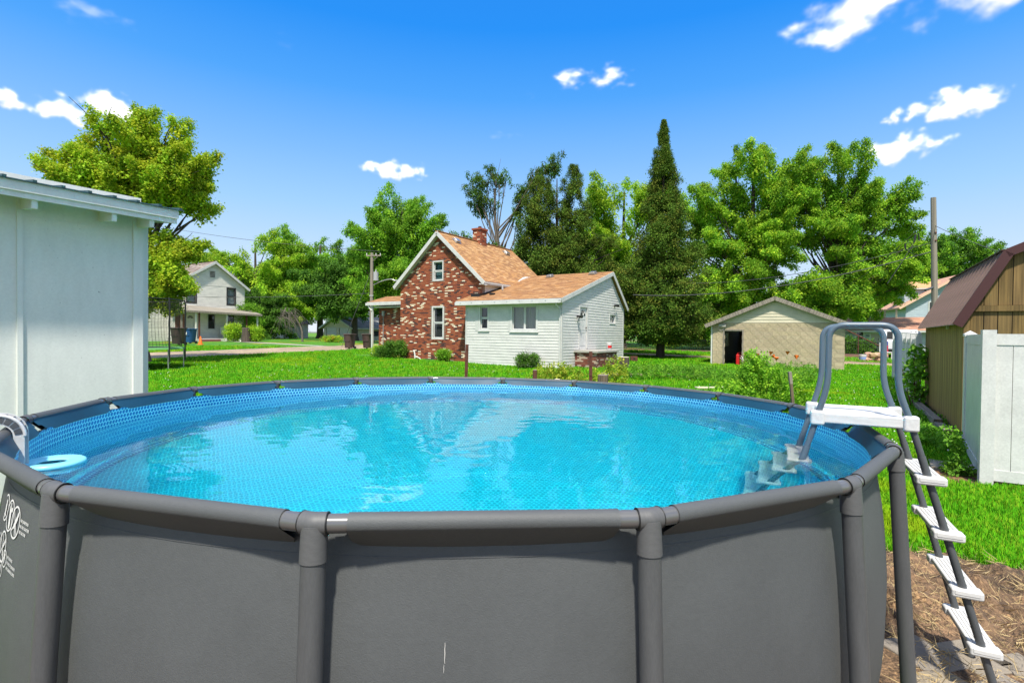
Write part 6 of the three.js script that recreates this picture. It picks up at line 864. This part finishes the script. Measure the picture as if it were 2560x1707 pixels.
// posts, stake, log, planks
{
  const post = (name, label, x, z, h, w, m, tiltx = 0) => { const t = thing(name, label, 'post', [x, groundY(x, z), z]); t.rotation.z = tiltx; part(t, 'shaft', [span(-w / 2, w / 2, -.1, h, -w / 5, w / 5), span(-w / 6, w / 6, -.1, h, -w / 2, w / 2)], m); for (let i = 0; i < 5; i++) part(t, 'stud', box(w * .5, .015, w * .6, 0, h - .1 - i * h / 6, w * .3), m); };
  post('steel_post', 'rusty steel fence post left, before the addition corner', -1.03, -11.6, 1.52, .07, M.rust, -.02); post('steel_post', 'rusty red steel fence post right, among the yellow-green weeds', 1.86, -12.2, 1.36, .075, M.rust, .01);
  const st = thing('wooden_stake', 'thin grey wooden stake leaning beside the garden weeds', 'stake', [4.74, groundY(4.74, -8.6), -8.6]); st.rotation.z = .12; part(st, 'shaft', span(-.022, .022, -.1, 1.06, -.018, .018), M.oldWood); part(st, 'painted_top', span(-.024, .024, 1.06, 1.26, -.02, .02), M.greyWood);
  const lg = thing('cut_log', 'upright dark log beside the right rusty post', 'log', [2.12, groundY(2.12, -12.1), -12.1]); part(lg, 'bark', cyl(.13, .12, .82, 12, 0, 0, 0), M.oldWood); part(lg, 'cut_face', cyl(.115, .11, .015, 12, 0, .818, 0), M.greyWood);
  const l2 = thing('cut_log', 'short log stub left of the right rusty post', 'log', [.55, groundY(.55, -12.3), -12.3]); part(l2, 'bark', cyl(.06, .05, .9, 10, 0, 0, 0), M.rust); part(l2, 'cut_face', cyl(.045, .04, .012, 10, 0, .9, 0), M.greyWood);
  const hoop = thing('garden_hoop', 'pale bent hose hoop among the yellow-green weeds', 'hose', [1.05, groundY(1.05, -12), -12]); part(hoop, 'hose', (() => { const t = new THREE.TorusGeometry(.17, .018, 8, 24, Math.PI * 1.3); t.translate(0, .55, 0); return t; })(), M.creamSiding); part(hoop, 'stake', bar(V(-.1, -.05, 0), V(-.12, .45, 0), .012, 6), M.oldWood);
  const pl = (label, a, b, l, w, m, turn) => { const [x, z] = ab(a, b), t = thing('wooden_plank', label, 'plank', [x, groundY(x, z) + .02, z], turn); part(t, 'board', rbox(l, .05, w, .01, 0, .03, 0), m); part(t, 'end_face', box(.012, .045, w * .9, l / 2, .03, 0), M.greyWood); };
  pl('pale plank lying in the grass before the block garage', 17.2, 3.4, 1.3, .22, M.creamSiding, .1); pl('pinkish paving strip in the grass right of the stoop', 19.6, 7.4, 1.6, .5, mat([.5, .3, .25]), -.2);
  const [bx1, bz1] = ab(27.2, 9.6), bk = thing('red_block', 'dark red block lying on the lawn right of the addition', 'block', [bx1, groundY(bx1, bz1), bz1]); part(bk, 'block', rbox(.36, .28, .26, .02, 0, .14, 0), M.rust); part(bk, 'hole', box(.1, .1, .27, 0, .16, 0), M.dark);
  const [sx, sz] = ab(22.9, 8.55), sp = thing('cut_log', 'thick upright log at the end of the brick stoop', 'log', [sx, groundY(sx, sz), sz]); part(sp, 'bark', cyl(.26, .24, .5, 14, 0, 0, 0), M.bark); part(sp, 'cut_face', cyl(.235, .23, .02, 14, 0, .5, 0), M.creamSiding);
  // concrete slab by the fence; pavers under the ladder
  const sl = thing('concrete_slab', 'broken grey slab lying in the dirt by the fence corner', 'slab', [6.33, .02, -7.36], -.62); part(sl, 'slab', rbox(.62, .07, .55, .01, 0, .03, 0), M.greyWood); part(sl, 'chip', rbox(.2, .06, .14, .01, .2, .02, -.48), M.concrete);
  const pv = [[2.44, -3.05, .30, .34, .25], [2.72, -3.02, .30, .32, .22], [2.34, -2.72, .32, .34, .27], [2.64, -2.68, .32, .30, .3], [2.93, -2.9, .26, .3, .2], [2.36, -2.36, .34, .34, .3], [2.72, -2.34, .3, .3, .25]];
  pv.forEach(([x, z, w, d, t], i) => { const o = thing('paving_stone', ['grey paving stone beside the right pool leg', 'grey paving stone under the rear ladder foot', 'grey paving stone left of the ladder, second row', 'grey paving stone between the ladder feet', 'grey paving stone right of the rear ladder foot', 'grey paving stone at the bottom edge by the pool leg', 'grey paving stone under the front ladder foot'][i], 'paving stone', [x, -.012, z], t); part(o, 'stone', rbox(w, .06, d, .012, 0, .01, 0), mat([.30 + .03 * (i % 3), .265 + .02 * (i % 3), .225], { map: again(grainT, 2, 2), bumpMap: again(bumpT, 2, 2), bumpScale: .004, roughness: .95 })); });
  // orange mulch strip by the slab
}

// ---------------------------------------------------------------- grass and straw
{
  const r = rngOf(300), blade = (seed, n, h, w, spread) => { const q = rngOf(seed), pos = [], nor = []; for (let i = 0; i < n; i++) { const a = q() * 6.283, c = V(Math.cos(a) * spread * q(), 0, Math.sin(a) * spread * q()), b = q() * 6.283, d = V(Math.cos(b), 0, Math.sin(b)), s = V(-d.z, 0, d.x).multiplyScalar(w * (.7 + .6 * q())), hh = h * (.6 + .8 * q()), k = .15 + .55 * q(), m = c.clone().addScaledVector(d, hh * k * .35).add(V(0, hh * .6, 0)), t = c.clone().addScaledVector(d, hh * k).add(V(0, hh, 0)); for (const [x, y, z] of [[c.clone().sub(s), c.clone().add(s), m.clone().addScaledVector(s, .7)], [c.clone().sub(s), m.clone().addScaledVector(s, .7), m.clone().addScaledVector(s, -.7)], [m.clone().addScaledVector(s, -.7), m.clone().addScaledVector(s, .7), t]]) { const f = y.clone().sub(x).cross(z.clone().sub(x)).normalize(); if (f.y < 0) f.negate(); f.add(V(0, 1.2, 0)).normalize(); for (const v of [x, y, z]) { pos.push(v.x, v.y, v.z); nor.push(f.x, f.y, f.z); } } } const g = new THREE.BufferGeometry(); g.setAttribute('position', new THREE.Float32BufferAttribute(pos, 3)); g.setAttribute('normal', new THREE.Float32BufferAttribute(nor, 3)); return g; };
  const free = (x, z) => { const [a, b] = toAB(x, z); if (Math.hypot(x - PC.x, z - PC.z) < 2.62) return false; if (dirtEdge(x, z) > .05) return false; if (bareSpot(x, z) > .12 * r()) return false; if (b > 7.4 && a < 3.1) return false; if (a > 12.2 && a < 17.6 && b < -1.75) return false; if (a > 20.55 && a < 28.3 && b > 10.5 && b < 24.5) return false; if (a > 28.35 && b > 0 && b < 5.9 && a < 35.3) return false; if (b > 29.5 && b < 35.4) return false; if (a > 32.9 && a < 35.4 && b < 29.5) return false; return true; };
  const grassMat = phys([1, 1, 1], { roughness: .9, transmission: .3, thickness: 0, ior: 1.3, specularIntensity: .15 });
  const cols = [[.075, .32, .006], [.10, .355, .008], [.06, .27, .006], [.135, .375, .009], [.20, .36, .016]];
  const plant = (name, label, geo, N, z0, z1, sc, extra) => { const pts = []; let guard = 0; while (pts.length < N && guard++ < N * 6) { const u = r(), f = extra ? z0 + (z1 - z0) * u : z0 * Math.pow(z1 / z0, u), x = f * ((r() * 2 - 1) * 1.06); const z = -f; if (!free(x, z)) continue; if (Math.hypot(x - PC.x, z - PC.z) < 4.4 && f < 7.5 && x < 1.5 && x > -2.2) continue; pts.push([x, z]); } const im = new THREE.InstancedMesh(geo, grassMat, pts.length), m = new THREE.Matrix4(), q = new THREE.Quaternion(), c = new THREE.Color(); pts.forEach(([x, z], i) => { const s = sc(-z) * (.65 + .7 * r()); q.setFromAxisAngle(V(0, 1, 0), r() * 6.283); m.compose(V(x, groundY(x, z) - .004, z), q, V(s, s * (.8 + .4 * r()), s)); im.setMatrixAt(i, m); const dry = sstep(.12, .42, fbm3(x * .22 + 9, 3, z * .22, 3) + .25 * PN.noise(x * 1.3, 5, z * 1.3)), k = .8 + .4 * r(), a = cols[Math.floor(r() * cols.length)]; c.setRGB((a[0] + (.34 - a[0]) * dry * .55) * k, (a[1] + (.40 - a[1]) * dry * .5) * k, a[2] * k); im.setColorAt(i, c); }); im.name = numbered(name); im.castShadow = im.receiveShadow = true; scene.add(im); tag(im, label, 'grass', undefined, 'stuff'); };
  plant('grass', 'short green grass blades of the lawn close to the pool and fence', blade(1, 10, .046, .0034, .06), 70000, 3.6, 12, () => 1.05);
  plant('grass', 'green grass tufts across the lawn out to the houses', blade(2, 10, .044, .006, .10), 110000, 7.5, 40, (f) => .8 + f * .03);
  // white clover heads
  const cl = new THREE.IcosahedronGeometry(.012, 0), pts = []; while (pts.length < 800) { const f = 8 * Math.pow(3, r()), x = f * (r() * 2 - 1); if (free(x, -f)) pts.push([x, -f]); } const im = new THREE.InstancedMesh(cl, M.white, pts.length), m = new THREE.Matrix4(); pts.forEach(([x, z], i) => { m.makeScale(1.2, 1.2, 1.2).setPosition(x, groundY(x, z) + .085, z); im.setMatrixAt(i, m); }); im.name = 'clover_heads'; im.castShadow = true; scene.add(im); tag(im, 'tiny white clover heads dotted through the lawn', 'clover', undefined, 'stuff');
  // dry straw and tufts on the bare earth
  const sg = blade(4, 5, .05, .0016, .05); sg.rotateX(1.1); const sp = []; while (sp.length < 1500) { const x = 2 + r() * 4.5, z = -(1.6 + r() * 3.2); if (dirtEdge(x, z) > .02) sp.push([x, z]); } const si = new THREE.InstancedMesh(sg, mat([.50, .38, .19], { roughness: .9 }), sp.length), q = new THREE.Quaternion(), e = new THREE.Euler(); sp.forEach(([x, z], i) => { e.set((r() - .5) * .6, r() * 6.283, (r() - .5) * .6); q.setFromEuler(e); const s = .7 + r(); const clod = Math.pow(Math.max(0, fbm3(x * 3.6, 2, z * 3.6, 4) + .18), 1.3) * .30 + fbm3(x * 14, 6, z * 14, 3) * .035, ed = dirtEdge(x, z); m.compose(V(x, groundY(x, z) + .014 + Math.min(1, ed / .35) * (.015 + clod * (.5 + .5 * sstep(2.5, 3.6, x + .3 * -z - .4))), z), q, V(s, s, s)); si.setMatrixAt(i, m); }); si.name = 'dry_straw'; scene.add(si); tag(si, 'dry cut straw scattered over the bare earth', 'straw', undefined, 'stuff');
}

renderer.render(scene, camera);
